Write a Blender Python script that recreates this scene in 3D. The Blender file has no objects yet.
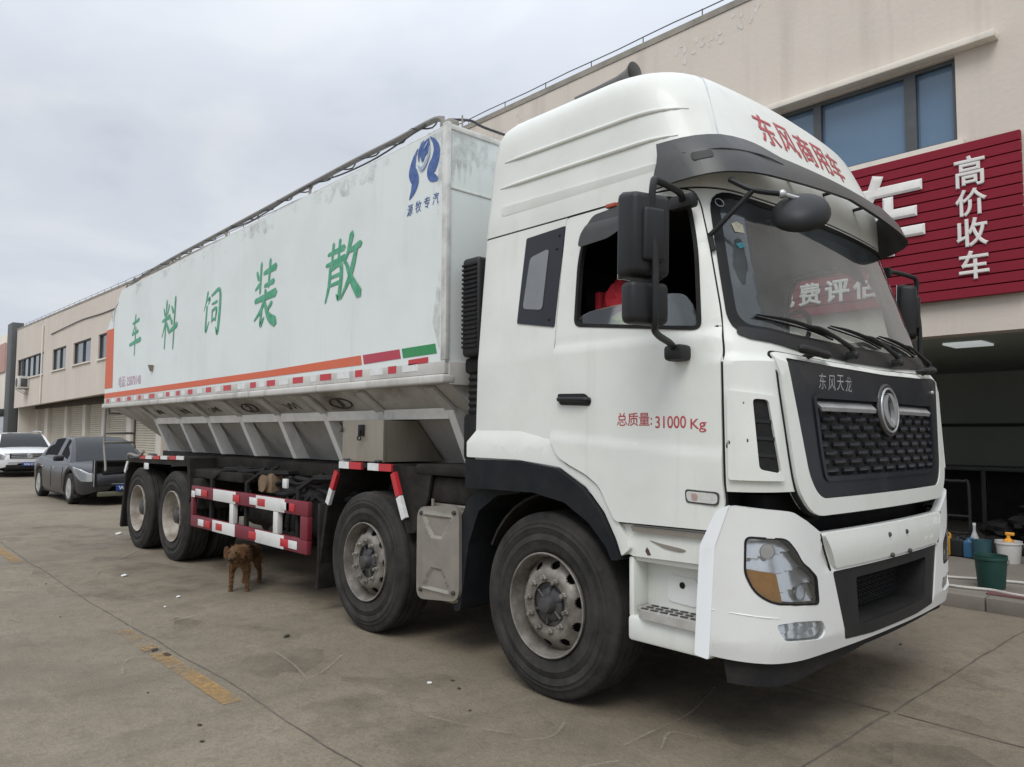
import bpy, bmesh, math, random
from mathutils import Vector, Matrix
random.seed(7)
R = math.radians
scene = bpy.context.scene
COL = scene.collection

# ------------------------------------------------------------------ camera
def make_camera():
    cd = bpy.data.cameras.new('camera'); cam = bpy.data.objects.new('camera', cd); COL.objects.link(cam)
    yaw, pitch, roll = 2.3979, 0.0658, 0.0047
    v = Vector((math.cos(yaw)*math.cos(pitch), math.sin(yaw)*math.cos(pitch), math.sin(pitch)))
    r = Vector((math.sin(yaw), -math.cos(yaw), 0)); u = r.cross(v)
    c, s = math.cos(roll), math.sin(roll)
    rr, uu = c*r+s*u, -s*r+c*u
    m = Matrix((( rr.x, uu.x, -v.x, 3.110), (rr.y, uu.y, -v.y, -4.4032), (rr.z, uu.z, -v.z, 1.5272), (0, 0, 0, 1)))
    cam.matrix_world = m
    cd.sensor_width = 36; cd.lens = 754.72/1024*36
    cd.clip_start = .05; cd.clip_end = 2000
    scene.camera = cam
make_camera()

# ------------------------------------------------------------------ sky, sun, exposure
SUN_EL, SUN_AZ = 52, 58          # elevation; azimuth measured from +X towards -Y
def make_world():
    w = bpy.data.worlds.new('World'); scene.world = w; w.use_nodes = True
    nt = w.node_tree; nt.nodes.clear(); N = nt.nodes.new; L = nt.links.new
    out = N('ShaderNodeOutputWorld'); bg = N('ShaderNodeBackground'); L(bg.outputs[0], out.inputs[0])
    bg.inputs[1].default_value = 0.1
    sky = N('ShaderNodeTexSky'); sky.sky_type = 'NISHITA'; sky.sun_disc = False
    sky.sun_elevation = R(SUN_EL); sky.sun_rotation = R(90+SUN_AZ); sky.air_density = 1.2; sky.dust_density = 2.5
    tc = N('ShaderNodeTexCoord'); sep = N('ShaderNodeSeparateXYZ'); L(tc.outputs['Generated'], sep.inputs[0])
    # project the view direction on a flat cloud deck so that clouds get thin bands towards the horizon
    zc = N('ShaderNodeMath'); zc.operation = 'MAXIMUM'; zc.inputs[1].default_value = 0.0; L(sep.outputs[2], zc.inputs[0])
    za = N('ShaderNodeMath'); za.operation = 'ADD'; za.inputs[1].default_value = 0.16; L(zc.outputs[0], za.inputs[0])
    dv = N('ShaderNodeVectorMath'); dv.operation = 'DIVIDE'
    cmb = N('ShaderNodeCombineXYZ'); [L(za.outputs[0], cmb.inputs[i]) for i in range(3)]
    L(tc.outputs['Generated'], dv.inputs[0]); L(cmb.outputs[0], dv.inputs[1])
    n1 = N('ShaderNodeTexNoise'); n1.inputs['Scale'].default_value = 1.5; n1.inputs['Detail'].default_value = 6; n1.inputs['Roughness'].default_value = .52
    n1.inputs['Distortion'].default_value = .35; L(dv.outputs[0], n1.inputs['Vector'])
    cr = N('ShaderNodeValToRGB'); cr.color_ramp.interpolation = 'EASE'
    e = cr.color_ramp.elements
    e[0].position = .32; e[0].color = (5.65, 6.1, 6.85, 1)
    e[1].position = .66; e[1].color = (7.15, 7.45, 7.95, 1)
    m = cr.color_ramp.elements.new(.48); m.color = (6.35, 6.8, 7.5, 1)
    L(n1.outputs[0], cr.inputs[0])
    # overcast: the deck is brighter overhead than at the horizon
    zr = N('ShaderNodeMapRange'); zr.inputs[1].default_value = .35; zr.inputs[2].default_value = .95; zr.inputs[3].default_value = 1.0; zr.inputs[4].default_value = 2.2
    L(sep.outputs[2], zr.inputs[0])
    sc = N('ShaderNodeVectorMath'); sc.operation = 'SCALE'; L(cr.outputs[0], sc.inputs[0]); L(zr.outputs[0], sc.inputs['Scale'])
    mx = N('ShaderNodeMix'); mx.data_type = 'RGBA'; mx.inputs[0].default_value = .93
    L(sky.outputs[0], mx.inputs[6]); L(sc.outputs[0], mx.inputs[7]); L(mx.outputs[2], bg.inputs[0])
make_world()
def make_sun():
    ld = bpy.data.lights.new('sun', 'SUN'); o = bpy.data.objects.new('sun', ld); COL.objects.link(o)
    ld.energy = 1.5; ld.angle = R(28); ld.color = (1, .965, .92)
    d = Vector((math.cos(R(SUN_EL))*math.cos(R(SUN_AZ)), -math.cos(R(SUN_EL))*math.sin(R(SUN_AZ)), math.sin(R(SUN_EL))))
    o.rotation_euler = d.to_track_quat('Z', 'Y').to_euler()
make_sun()
vs = scene.view_settings
vs.view_transform = 'Standard'; vs.look = 'None'; vs.gamma = 1; vs.use_curve_mapping = False; vs.exposure = 0.06
scene.cycles.max_bounces = 8; scene.cycles.transparent_max_bounces = 16

# ------------------------------------------------------------------ materials
def mat(name, col, rough=.5, metal=0.0, col2=None, scale=6.0, var=.5, bump=0.0, bscale=None, stretch=(1,1,1), rvar=.0, coat=0.0, spec=.5, detail=6, coords='Object', lo=.35, hi=.65):
    """principled surface with two tones mixed by noise, optional bump"""
    m = bpy.data.materials.new(name); m.use_nodes = True; nt = m.node_tree; N = nt.nodes.new; L = nt.links.new
    b = nt.nodes['Principled BSDF']; b.inputs['Roughness'].default_value = rough; b.inputs['Metallic'].default_value = metal
    b.inputs['Coat Weight'].default_value = coat; b.inputs['Specular IOR Level'].default_value = spec
    c = (*col, 1); b.inputs['Base Color'].default_value = c
    tc = N('ShaderNodeTexCoord'); mp = N('ShaderNodeMapping'); mp.inputs['Scale'].default_value = stretch; L(tc.outputs[coords], mp.inputs[0])
    if col2 is not None:
        n = N('ShaderNodeTexNoise'); n.inputs['Scale'].default_value = scale; n.inputs['Detail'].default_value = detail; n.inputs['Roughness'].default_value = .62
        L(mp.outputs[0], n.inputs['Vector'])
        r = N('ShaderNodeValToRGB'); r.color_ramp.elements[0].position = lo; r.color_ramp.elements[1].position = hi
        r.color_ramp.elements[0].color = c; r.color_ramp.elements[1].color = (*[a+(q-a)*var for a, q in zip(col, col2)], 1)
        L(n.outputs[0], r.inputs[0]); L(r.outputs[0], b.inputs['Base Color'])
        if rvar:
            q = N('ShaderNodeMapRange'); q.inputs[3].default_value = max(.02, rough-rvar); q.inputs[4].default_value = min(1, rough+rvar)
            L(n.outputs[0], q.inputs[0]); L(q.outputs[0], b.inputs['Roughness'])
    if bump:
        n2 = N('ShaderNodeTexNoise'); n2.inputs['Scale'].default_value = bscale or scale*6; n2.inputs['Detail'].default_value = 4
        L(mp.outputs[0], n2.inputs['Vector'])
        bp = N('ShaderNodeBump'); bp.inputs['Strength'].default_value = bump; bp.inputs['Distance'].default_value = .01
        L(n2.outputs[0], bp.inputs['Height']); L(bp.outputs[0], b.inputs['Normal'])
    return m
def glass(name, tint, refl_rough=.02, dust=.05, dustcol=(.6,.62,.6), trans=1.0, ior=1.5, k=1.7):
    """thin sheet glass: tinted see-through + fresnel reflection + a film of dust"""
    m = bpy.data.materials.new(name); m.use_nodes = True; nt = m.node_tree; nt.nodes.clear(); N = nt.nodes.new; L = nt.links.new
    out = N('ShaderNodeOutputMaterial'); tr = N('ShaderNodeBsdfTransparent'); tr.inputs[0].default_value = (*tint, 1)
    gl = N('ShaderNodeBsdfGlossy'); gl.inputs['Roughness'].default_value = refl_rough; gl.inputs[0].default_value = (.95, .97, 1, 1)
    df = N('ShaderNodeBsdfDiffuse'); df.inputs[0].default_value = (*dustcol, 1)
    fr = N('ShaderNodeFresnel'); fr.inputs[0].default_value = ior
    mul = N('ShaderNodeMath'); mul.operation = 'MULTIPLY'; mul.inputs[1].default_value = k; mul.use_clamp = True; L(fr.outputs[0], mul.inputs[0])
    n = N('ShaderNodeTexNoise'); n.inputs['Scale'].default_value = 3; n.inputs['Detail'].default_value = 5
    tc = N('ShaderNodeTexCoord'); L(tc.outputs['Object'], n.inputs['Vector'])
    mr = N('ShaderNodeMapRange'); mr.inputs[1].default_value = .3; mr.inputs[2].default_value = .7; mr.inputs[3].default_value = dust*.5; mr.inputs[4].default_value = dust*1.5; L(n.outputs[0], mr.inputs[0])
    a = N('ShaderNodeMixShader'); L(mr.outputs[0], a.inputs[0]); L(tr.outputs[0], a.inputs[1]); L(df.outputs[0], a.inputs[2])
    b = N('ShaderNodeMixShader'); L(mul.outputs[0], b.inputs[0]); L(a.outputs[0], b.inputs[1]); L(gl.outputs[0], b.inputs[2])
    L(b.outputs[0], out.inputs[0]); return m
def emit(name, col, s):
    m = bpy.data.materials.new(name); m.use_nodes = True; b = m.node_tree.nodes['Principled BSDF']
    b.inputs['Base Color'].default_value = (*col, 1); b.inputs['Emission Color'].default_value = (*col, 1); b.inputs['Emission Strength'].default_value = s
    return m
def streaked(name, base, dirt, amount=.5, rough=.4, grime_h=None, coat=.0, scale=3.0):
    """painted sheet metal: blotches of dust, thin run-down streaks, small chips"""
    m = bpy.data.materials.new(name); m.use_nodes = True; nt = m.node_tree; N = nt.nodes.new; L = nt.links.new
    b = nt.nodes['Principled BSDF']; b.inputs['Coat Weight'].default_value = coat
    tc = N('ShaderNodeTexCoord')
    def noise(sc, stretch, det=6, lo=.45, hi=.75):
        mp = N('ShaderNodeMapping'); mp.inputs['Scale'].default_value = stretch; L(tc.outputs['Object'], mp.inputs[0])
        n = N('ShaderNodeTexNoise'); n.inputs['Scale'].default_value = sc; n.inputs['Detail'].default_value = det; n.inputs['Roughness'].default_value = .6
        L(mp.outputs[0], n.inputs['Vector']); r = N('ShaderNodeMapRange'); r.inputs[1].default_value = lo; r.inputs[2].default_value = hi; L(n.outputs[0], r.inputs[0]); return r
    a = noise(scale, (1, 1, 1)); s = noise(9, (1, 1, .07), 4, .58, .8); ch = noise(38, (1, 1, 1), 2, .72, .76)
    k1 = N('ShaderNodeMath'); k1.operation = 'MULTIPLY'; k1.inputs[1].default_value = amount*.5; L(a.outputs[0], k1.inputs[0])
    k2 = N('ShaderNodeMath'); k2.operation = 'MULTIPLY'; k2.inputs[1].default_value = amount*.6; L(s.outputs[0], k2.inputs[0])
    k3 = N('ShaderNodeMath'); k3.operation = 'ADD'; k3.use_clamp = True; L(k1.outputs[0], k3.inputs[0]); L(k2.outputs[0], k3.inputs[1])
    k4 = N('ShaderNodeMath'); k4.operation = 'MULTIPLY'; k4.inputs[1].default_value = amount*.7; L(ch.outputs[0], k4.inputs[0])
    k5 = N('ShaderNodeMath'); k5.operation = 'MAXIMUM'; L(k3.outputs[0], k5.inputs[0]); L(k4.outputs[0], k5.inputs[1])
    mx = N('ShaderNodeMix'); mx.data_type = 'RGBA'; mx.inputs[6].default_value = (*base, 1); mx.inputs[7].default_value = (*dirt, 1)
    L(k5.outputs[0], mx.inputs[0]); L(mx.outputs[2], b.inputs['Base Color'])
    rr = N('ShaderNodeMapRange'); rr.inputs[3].default_value = rough; rr.inputs[4].default_value = min(1, rough+.35); L(k5.outputs[0], rr.inputs[0]); L(rr.outputs[0], b.inputs['Roughness'])
    w = noise(1.6, (1, 1, 1), 2, 0, 1); bp = N('ShaderNodeBump'); bp.inputs['Strength'].default_value = .12; bp.inputs['Distance'].default_value = .03
    L(w.outputs[0], bp.inputs['Height']); L(bp.outputs[0], b.inputs['Normal'])
    return m

M = dict(
 cab=streaked('cab_white_paint', (.705,.72,.675), (.36,.34,.29), .34, .42, coat=.12),
 tank=streaked('tank_white_paint', (.70,.745,.73), (.38,.38,.35), .42, .45, scale=1.3),
 tankedge=streaked('tank_worn_edge', (.62,.63,.60), (.16,.14,.12), 1.1, .55, scale=6),
 hopper=streaked('hopper_dusty_paint', (.53,.52,.49), (.17,.148,.125), 1.0, .65, scale=1.7),
 rib=streaked('rib_white_paint', (.82,.82,.79), (.30,.26,.22), .6, .5, scale=5),
 bumperw=streaked('bumper_white', (.72,.73,.71), (.40,.38,.34), .26, .38, coat=.15),
 trimw=streaked('fresh_white_strip', (.82,.85,.86), (.6,.6,.6), .1, .35),
 rub=mat('black_rubber', (.010,.010,.011), .75, col2=(.028,.026,.024), scale=9, bump=.15, spec=.25),
 tyre=mat('dusty_tyre', (.015,.015,.015), .85, col2=(.066,.060,.053), scale=5.5, var=.75, bump=.35, bscale=55, lo=.3, hi=.72, spec=.25),
 tread=mat('tyre_tread', (.022,.022,.022), .85, col2=(.07,.065,.06), scale=8, bump=.3, bscale=50),
 blk=mat('black_plastic', (.012,.0125,.014), .5, col2=(.026,.026,.026), scale=5, bump=.05, spec=.35),
 visor=mat('dark_visor_plastic', (.040,.042,.042), .42, col2=(.075,.073,.070), scale=4),
 navy=mat('dark_blue_panel', (.010,.012,.018), .36, col2=(.022,.024,.029), scale=3.5, coat=.1, rvar=.08, spec=.4),
 arch=mat('blueblack_arch', (.010,.012,.015), .6, col2=(.026,.026,.026), scale=6, var=.6, spec=.15),
 chas=mat('chassis_black', (.010,.010,.011), .7, col2=(.032,.028,.024), scale=7, bump=.2, spec=.3),
 dirtblk=mat('muddy_black', (.012,.0115,.011), .85, col2=(.055,.047,.039), scale=5, bump=.3, spec=.2),
 steel=mat('rim_steel', (.285,.268,.238), .5, .3, col2=(.12,.105,.088), scale=9, var=.95, bump=.06, rvar=.1),
 rimr=mat('rear_rim_paint', (.44,.41,.35), .55, .1, col2=(.17,.14,.11), scale=6, var=.9),
 hub=mat('hub_dark', (.055,.058,.065), .5, .5, col2=(.15,.13,.11), scale=14),
 stain=mat('stainless_sheet', (.36,.33,.275), .45, .6, col2=(.21,.175,.13), scale=5, stretch=(1,1,.3), rvar=.1),
 alu=mat('grey_pressed_metal', (.33,.305,.265), .5, .5, col2=(.20,.18,.155), scale=6, rvar=.1, bump=.05),
 chrome=mat('chrome', (.62,.63,.64), .14, 1.0, col2=(.45,.45,.45), scale=8, rvar=.06),
 satin=mat('satin_silver', (.55,.56,.57), .34, .55, col2=(.3,.3,.3), scale=8),
 reflct=mat('lamp_reflector', (.93,.93,.93), .2, .6, col2=(.80,.81,.82), scale=22, bump=.1, bscale=16),
 amber=mat('amber_lens', (.85,.40,.05), .25, col2=(.65,.28,.03), scale=40, bump=.3, coat=.5),
 lens=glass('clear_lens', (.93,.95,.96), .03, .04),
 orange=streaked('orange_stripe', (.62,.115,.045), (.45,.25,.18), .45, .5),
 crim=streaked('crimson_stripe', (.42,.045,.075), (.35,.2,.2), .4, .5),
 green=mat('green_paint', (.035,.27,.13), .5, col2=(.13,.42,.28), scale=16, var=.8),
 greens=streaked('green_stripe', (.02,.24,.075), (.2,.3,.2), .4, .5),
 blue=mat('blue_paint', (.035,.085,.27), .5, col2=(.10,.17,.40), scale=20, var=.7),
 bluel=mat('pale_blue_paint', (.30,.38,.55), .5, col2=(.5,.55,.65), scale=20),
 purple=mat('faded_magenta', (.47,.28,.38), .6, col2=(.6,.5,.55), scale=30),
 redl=mat('red_lettering', (.40,.045,.055), .5, col2=(.5,.12,.12), scale=25, var=.6),
 refr=mat('reflective_red', (.50,.025,.035), .35, col2=(.38,.03,.035), scale=40),
 refw=mat('reflective_white', (.72,.73,.73), .35, col2=(.52,.50,.47), scale=30),
 guard=streaked('crimson_guard', (.165,.012,.026), (.16,.11,.10), .5, .55),
 guardw=streaked('white_guard', (.66,.66,.64), (.3,.27,.24), .45, .5),
 wind=glass('windscreen', (.78,.83,.83), .03, .10, (.58,.65,.68), k=1.3),  # bluish dust film also has reflected sky painted into its colour
 side=glass('side_glass', (.80,.84,.82), .02, .03),
 band=mat('black_glass_band', (.008,.008,.009), .42, spec=.25),
 tint=glass('smoked_visor', (.20,.20,.20), .12, .10, (.2,.2,.2)),
 int=mat('cab_interior', (.012,.012,.013), .85, col2=(.028,.026,.024), scale=5, spec=.2),
 dash=mat('dashboard', (.075,.075,.075), .7, col2=(.11,.105,.10), scale=5),
 redc=mat('red_cloth', (.45,.02,.03), .85, col2=(.25,.01,.02), scale=12, bump=.4),
 yel=mat('yellow_cloth', (.50,.45,.16), .85, col2=(.60,.58,.35), scale=9, bump=.3),
 sidewin=mat('dark_side_window', (.008,.009,.010), .5, spec=.02),
 chip=mat('rust_chip', (.07,.05,.04), .9),
 hose=mat('hose_grey', (.20,.19,.175), .7, col2=(.26,.25,.23), scale=20),
)
# ------------------------------------------------------------------ mesh helpers
def finish(bm, ang=32, flat=False):
    bmesh.ops.recalc_face_normals(bm, faces=bm.faces)
    for f in bm.faces: f.smooth = not flat
    if not flat:
        for e in bm.edges:
            if len(e.link_faces) == 2 and e.calc_face_angle(0) > R(ang): e.smooth = False
def obj(name, bm, m, parent=None, ang=32, flat=False, recalc=True):
    me = bpy.data.meshes.new(name)
    if isinstance(bm, bmesh.types.BMesh):
        if recalc: finish(bm, ang, flat)
        bm.to_mesh(me); bm.free()
    else: me = bm
    o = bpy.data.objects.new(name, me); COL.objects.link(o)
    for q in (m if isinstance(m, (list, tuple)) else [m]): me.materials.append(q)
    if parent is not None: o.parent = parent
    return o
def tag(o, label=None, cat=None, group=None, kind=None):
    if label: o['label'] = label
    if cat: o['category'] = cat
    if group: o['group'] = group
    if kind: o['kind'] = kind
    return o
def thing(name, label, cat, loc=(0,0,0), rz=0, group=None):
    o = bpy.data.objects.new(name, None); COL.objects.link(o); o.location = loc; o.rotation_euler = (0, 0, rz); o.empty_display_size = .2
    return tag(o, label, cat, group)
def copy_tree(o, parent=None):
    c = o.copy(); COL.objects.link(c)
    if parent is not None: c.parent = parent
    for ch in list(o.children): copy_tree(ch, c)
    return c
def bmn(): return bmesh.new()
def box(bm, x0, x1, y0, y1, z0, z1, bev=0.0, seg=2, mtx=None):
    r = bmesh.ops.create_cube(bm, size=1); vs_ = r['verts']
    for v in vs_: v.co = Vector(((x0+x1)/2+v.co.x*(x1-x0), (y0+y1)/2+v.co.y*(y1-y0), (z0+z1)/2+v.co.z*(z1-z0)))
    if bev:
        es = list({e for v in vs_ for e in v.link_edges})
        rr = bmesh.ops.bevel(bm, geom=es, offset=bev, segments=seg, affect='EDGES', profile=.5)
        vs_ = list({v for f in rr['faces'] for v in f.verts} | {v for v in vs_ if v.is_valid})
    if mtx is not None:
        for v in vs_: v.co = mtx @ v.co
    return bm
def smooth_path(pts, n=6):
    pts = [Vector(p) for p in pts]
    if len(pts) < 3: return pts
    P = [pts[0]*2-pts[1]]+pts+[pts[-1]*2-pts[-2]]; out = []
    for i in range(1, len(P)-2):
        for k in range(n):
            t = k/n; a, b, c, d = P[i-1], P[i], P[i+1], P[i+2]
            out.append(.5*((2*b)+(c-a)*t+(2*a-5*b+4*c-d)*t*t+(3*b-a-3*c+d)*t**3))
    out.append(pts[-1]); return out
def tube(bm, pts, r, n=10, smooth=0, caps=True):
    pts = smooth_path(pts, smooth) if smooth else [Vector(p) for p in pts]
    rings = []; up = None
    for i, p in enumerate(pts):
        t = (pts[min(i+1, len(pts)-1)]-pts[max(i-1, 0)]).normalized()
        if up is None: up = Vector((0,0,1)) if abs(t.z) < .9 else Vector((1,0,0))
        a = t.cross(up).normalized(); b = a.cross(t).normalized(); up = b
        if isinstance(r, (list, tuple)):
            q = i/(len(pts)-1)*(len(r)-1); j = min(int(q), len(r)-2); rad = r[j]+(r[j+1]-r[j])*(q-j)
        else: rad = r
        rings.append([bm.verts.new(p+(a*math.cos(k*2*math.pi/n)+b*math.sin(k*2*math.pi/n))*rad) for k in range(n)])
    for A, B in zip(rings, rings[1:]):
        for k in range(n): bm.faces.new((A[k], A[(k+1)%n], B[(k+1)%n], B[k]))
    if caps:
        bm.faces.new(rings[0][::-1]); bm.faces.new(rings[-1])
    return bm
def lathe(bm, prof, n=48, axis='y', c=(0,0,0), close=False):
    """prof: list of (axial, radius)"""
    rings = []
    for a, r in prof:
        ring = []
        for k in range(n):
            t = k*2*math.pi/n; p, q = r*math.cos(t), r*math.sin(t)
            co = (p, a, q) if axis == 'y' else ((p, q, a) if axis == 'z' else (a, p, q))
            ring.append(bm.verts.new(Vector(co)+Vector(c)))
        rings.append(ring)
    pr = list(zip(rings, rings[1:]))
    if close: pr.append((rings[-1], rings[0]))
    for A, B in pr:
        for k in range(n): bm.faces.new((A[k], A[(k+1)%n], B[(k+1)%n], B[k]))
    if not close:
        for ring, (a, r) in ((rings[0], prof[0]), (rings[-1], prof[-1])):
            if r > 1e-4: bm.faces.new(ring)
    bmesh.ops.remove_doubles(bm, verts=[v for ring in rings for v in ring], dist=1e-5)
    return bm
def rpoly(pts, r=.03, n=5, rs=None):
    """round the corners of a 2D polygon"""
    out = []; m = len(pts)
    for i in range(m):
        p = Vector(pts[i][:2]); a = Vector(pts[i-1][:2]); b = Vector(pts[(i+1)%m][:2])
        rr = (rs[i] if rs else r); la, lb = (a-p).length, (b-p).length
        k = min(rr, la*.49, lb*.49)
        if k < 1e-4: out.append((p.x, p.y)); continue
        A = p+(a-p)/la*k; B = p+(b-p)/lb*k
        for j in range(n+1):
            t = j/n; q = A*(1-t)**2+p*2*t*(1-t)+B*t*t; out.append((q.x, q.y))
    return out
def inset(poly, d):
    """offset a polygon outwards by d (negative: inwards)"""
    area = sum(a[0]*b[1]-b[0]*a[1] for a, b in zip(poly, poly[1:]+poly[:1])); s = 1 if area > 0 else -1
    out = []; m = len(poly)
    for i in range(m):
        p = Vector(poly[i]); a = Vector(poly[i-1]); b = Vector(poly[(i+1)%m])
        e1 = (p-a); e2 = (b-p)
        if e1.length < 1e-7 or e2.length < 1e-7: out.append(tuple(p)); continue
        e1.normalize(); e2.normalize()
        n1 = Vector((e1.y, -e1.x))*s; n2 = Vector((e2.y, -e2.x))*s; nn = n1+n2
        if nn.length < 1e-6: nn = n1
        nn.normalize(); k = max(.5, nn.dot(n1)); q = p+nn*(d/k); out.append((q.x, q.y))
    return out
def frange(a, b, step):
    n = max(1, int(abs(b-a)/step+.999)); return [a+(b-a)*i/n for i in range(1, n)]
def sheet(poly, mapf, d0=0.0, t=.02, holes=(), us=None, vs=None, du=.08, dv=.12, bm=None, dfun=None):
    """a plate cut to a 2D outline (with holes), bent over a surface mapf(u, v, d), t thick inwards"""
    b2 = bmesh.new(); edges = []
    for loop in [poly]+list(holes):
        vv = [b2.verts.new((p[0], p[1], 0)) for p in loop]
        for i in range(len(vv)):
            if (vv[i].co-vv[(i+1)%len(vv)].co).length > 1e-7: edges.append(b2.edges.new((vv[i], vv[(i+1)%len(vv)])))
    bmesh.ops.triangle_fill(b2, edges=edges, use_beauty=True, use_dissolve=False)
    U = [p[0] for p in poly]; V = [p[1] for p in poly]
    for u in (us if us is not None else frange(min(U), max(U), du)):
        bmesh.ops.bisect_plane(b2, geom=b2.verts[:]+b2.edges[:]+b2.faces[:], plane_co=(u,0,0), plane_no=(1,0,0), dist=1e-6)
    for v in (vs if vs is not None else frange(min(V), max(V), dv)):
        bmesh.ops.bisect_plane(b2, geom=b2.verts[:]+b2.edges[:]+b2.faces[:], plane_co=(0,v,0), plane_no=(0,1,0), dist=1e-6)
    out = bm if bm is not None else bmesh.new(); F = {}; B = {}
    for v in b2.verts:
        dd = d0+(dfun(v.co.x, v.co.y) if dfun else 0)
        F[v] = out.verts.new(mapf(v.co.x, v.co.y, dd))
        if t: B[v] = out.verts.new(mapf(v.co.x, v.co.y, d0-t))
    for f in b2.faces:
        out.faces.new([F[v] for v in f.verts])
        if t: out.faces.new([B[v] for v in reversed(f.verts)])
    if t:
        for e in b2.edges:
            if len(e.link_faces) == 1:
                a, b = e.verts
                try: out.faces.new((F[a], F[b], B[b], B[a]))
                except ValueError: pass
    b2.free(); return out
def planemap(ax, val, sign):
    """flat maps: 'y' -> (x,z) plate on plane y=val facing sign*y ; 'x' -> (y,z) ; 'z' -> (x,y)"""
    if ax == 'y': return lambda u, v, d: (u, val+sign*d, v)
    if ax == 'x': return lambda u, v, d: (val+sign*d, u, v)
    return lambda u, v, d: (u, v, val+sign*d)
DG = None
def text2d(s, bold=0.0, shear=0.0):
    cu = bpy.data.curves.new('lettering', 'FONT'); cu.body = s; cu.size = 1; cu.shear = shear; cu.resolution_u = 4; cu.offset = min(0, bold)
    if bold > 0: cu.bevel_depth = bold; cu.bevel_resolution = 0
    o = bpy.data.objects.new('lettering', cu); COL.objects.link(o)
    bpy.context.view_layer.update()
    me = bpy.data.meshes.new_from_object(o.evaluated_get(bpy.context.evaluated_depsgraph_get()))
    bpy.data.objects.remove(o); bpy.data.curves.remove(cu); return me
def lettering(bm, s, x0, x1, z0, z1, mapf, d=.003, t=0.0, bold=0.0, shear=0.0, flip=False):
    """write s into the box (x0..x1, z0..z1) of a mapped surface"""
    me = text2d(s, bold, shear); xs = [v.co.x for v in me.vertices]; ys = [v.co.y for v in me.vertices]
    ax, bx, ay, by = min(xs), max(xs), min(ys), max(ys); zs = [v.co.z for v in me.vertices]; az, bz = min(zs), max(zs)
    b = bmesh.new(); b.from_mesh(me); bmesh.ops.remove_doubles(b, verts=b.verts, dist=1e-5)
    if bz-az > 1e-6:          # bold letters come as small solids: front at d, back at d-max(t, .001)
        F = {v: bm.verts.new(mapf(x0+(v.co.x-ax)/(bx-ax)*(x1-x0), z0+(v.co.y-ay)/(by-ay)*(z1-z0), d-(bz-v.co.z)/(bz-az)*max(t, .001))) for v in b.verts}
        for f in b.faces: bm.faces.new([F[v] for v in f.verts])
        b.free(); bpy.data.meshes.remove(me); return bm
    F = {}; B = {}
    for v in b.verts:
        u = x0+(v.co.x-ax)/(bx-ax)*(x1-x0); w = z0+(v.co.y-ay)/(by-ay)*(z1-z0)
        F[v] = bm.verts.new(mapf(u, w, d)); 
        if t: B[v] = bm.verts.new(mapf(u, w, d-t))
    for f in b.faces: bm.faces.new([F[v] for v in f.verts])
    if t:
        for e in b.edges:
            if len(e.link_faces) == 1:
                p, q = e.verts; bm.faces.new((F[p], F[q], B[q], B[p]))
    b.free(); bpy.data.meshes.remove(me); return bm
def brush(bm, strokes, x0, x1, z0, z1, mapf, d=.002, wk=1.0):
    """brush characters: each stroke a tapered ribbon (x, y, width in percent of the box)"""
    for i, st in enumerate(strokes):
        pts = smooth_path([(p[0], p[1], p[2]*wk) for p in st], 6) if len(st) > 2 else [Vector(st[0]).lerp(Vector(st[1]), k/5) for k in range(6)]
        if len(st) == 2: pts = [Vector((p[0], p[1], p[2]*wk)) for p in pts]
        L_, R_ = [], []
        for k, p in enumerate(pts):
            a = pts[max(0, k-1)]; b = pts[min(len(pts)-1, k+1)]; t = Vector((b.x-a.x, b.y-a.y)); t.normalize(); n = Vector((-t.y, t.x))
            w = p.z*.62
            for S, s in ((L_, 1), (R_, -1)):
                x = p.x+n.x*w*s; y = p.y+n.y*w*s
                S.append(bm.verts.new(mapf(x0+x/100*(x1-x0), z0+y/100*(z1-z0), d+i*.0004)))
        for k in range(len(pts)-1): bm.faces.new((L_[k], L_[k+1], R_[k+1], R_[k]))
        for k, s in ((0, -1), (len(pts)-1, 1)):
            p = pts[k]; q = pts[k-1] if s > 0 else pts[1]; t = Vector((p.x-q.x, p.y-q.y)); t.normalize(); x = p.x+t.x*p.z*.6; y = p.y+t.y*p.z*.6
            v = bm.verts.new(mapf(x0+x/100*(x1-x0), z0+y/100*(z1-z0), d+i*.0004)); bm.faces.new((L_[k], R_[k], v))
    return bm
def boolean(o, cutters, op='DIFFERENCE'):
    for c in cutters:
        md = o.modifiers.new('cut', 'BOOLEAN'); md.operation = op; md.object = c; md.solver = 'EXACT'; md.material_mode = 'TRANSFER'
    bpy.context.view_layer.update()
    me = bpy.data.meshes.new_from_object(o.evaluated_get(bpy.context.evaluated_depsgraph_get()))
    o.modifiers.clear(); old = o.data; o.data = me; bpy.data.meshes.remove(old)
    for c in cutters:
        m_ = c.data; bpy.data.objects.remove(c); bpy.data.meshes.remove(m_)
    b = bmesh.new(); b.from_mesh(me)
    for f in b.faces: f.smooth = True
    for e in b.edges: e.smooth = not (len(e.link_faces) == 2 and e.calc_face_angle(0) > R(30))
    b.to_mesh(me); b.free(); return o
def lerp_tab(tab,z):
    if z<=tab[0][0]: return tab[0][1:]
    for a,b in zip(tab,tab[1:]):
        if z<=b[0]:
            t=(z-a[0])/(b[0]-a[0]); return [p+(q-p)*t for p,q in zip(a[1:],b[1:])]
    return tab[-1][1:]
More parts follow.
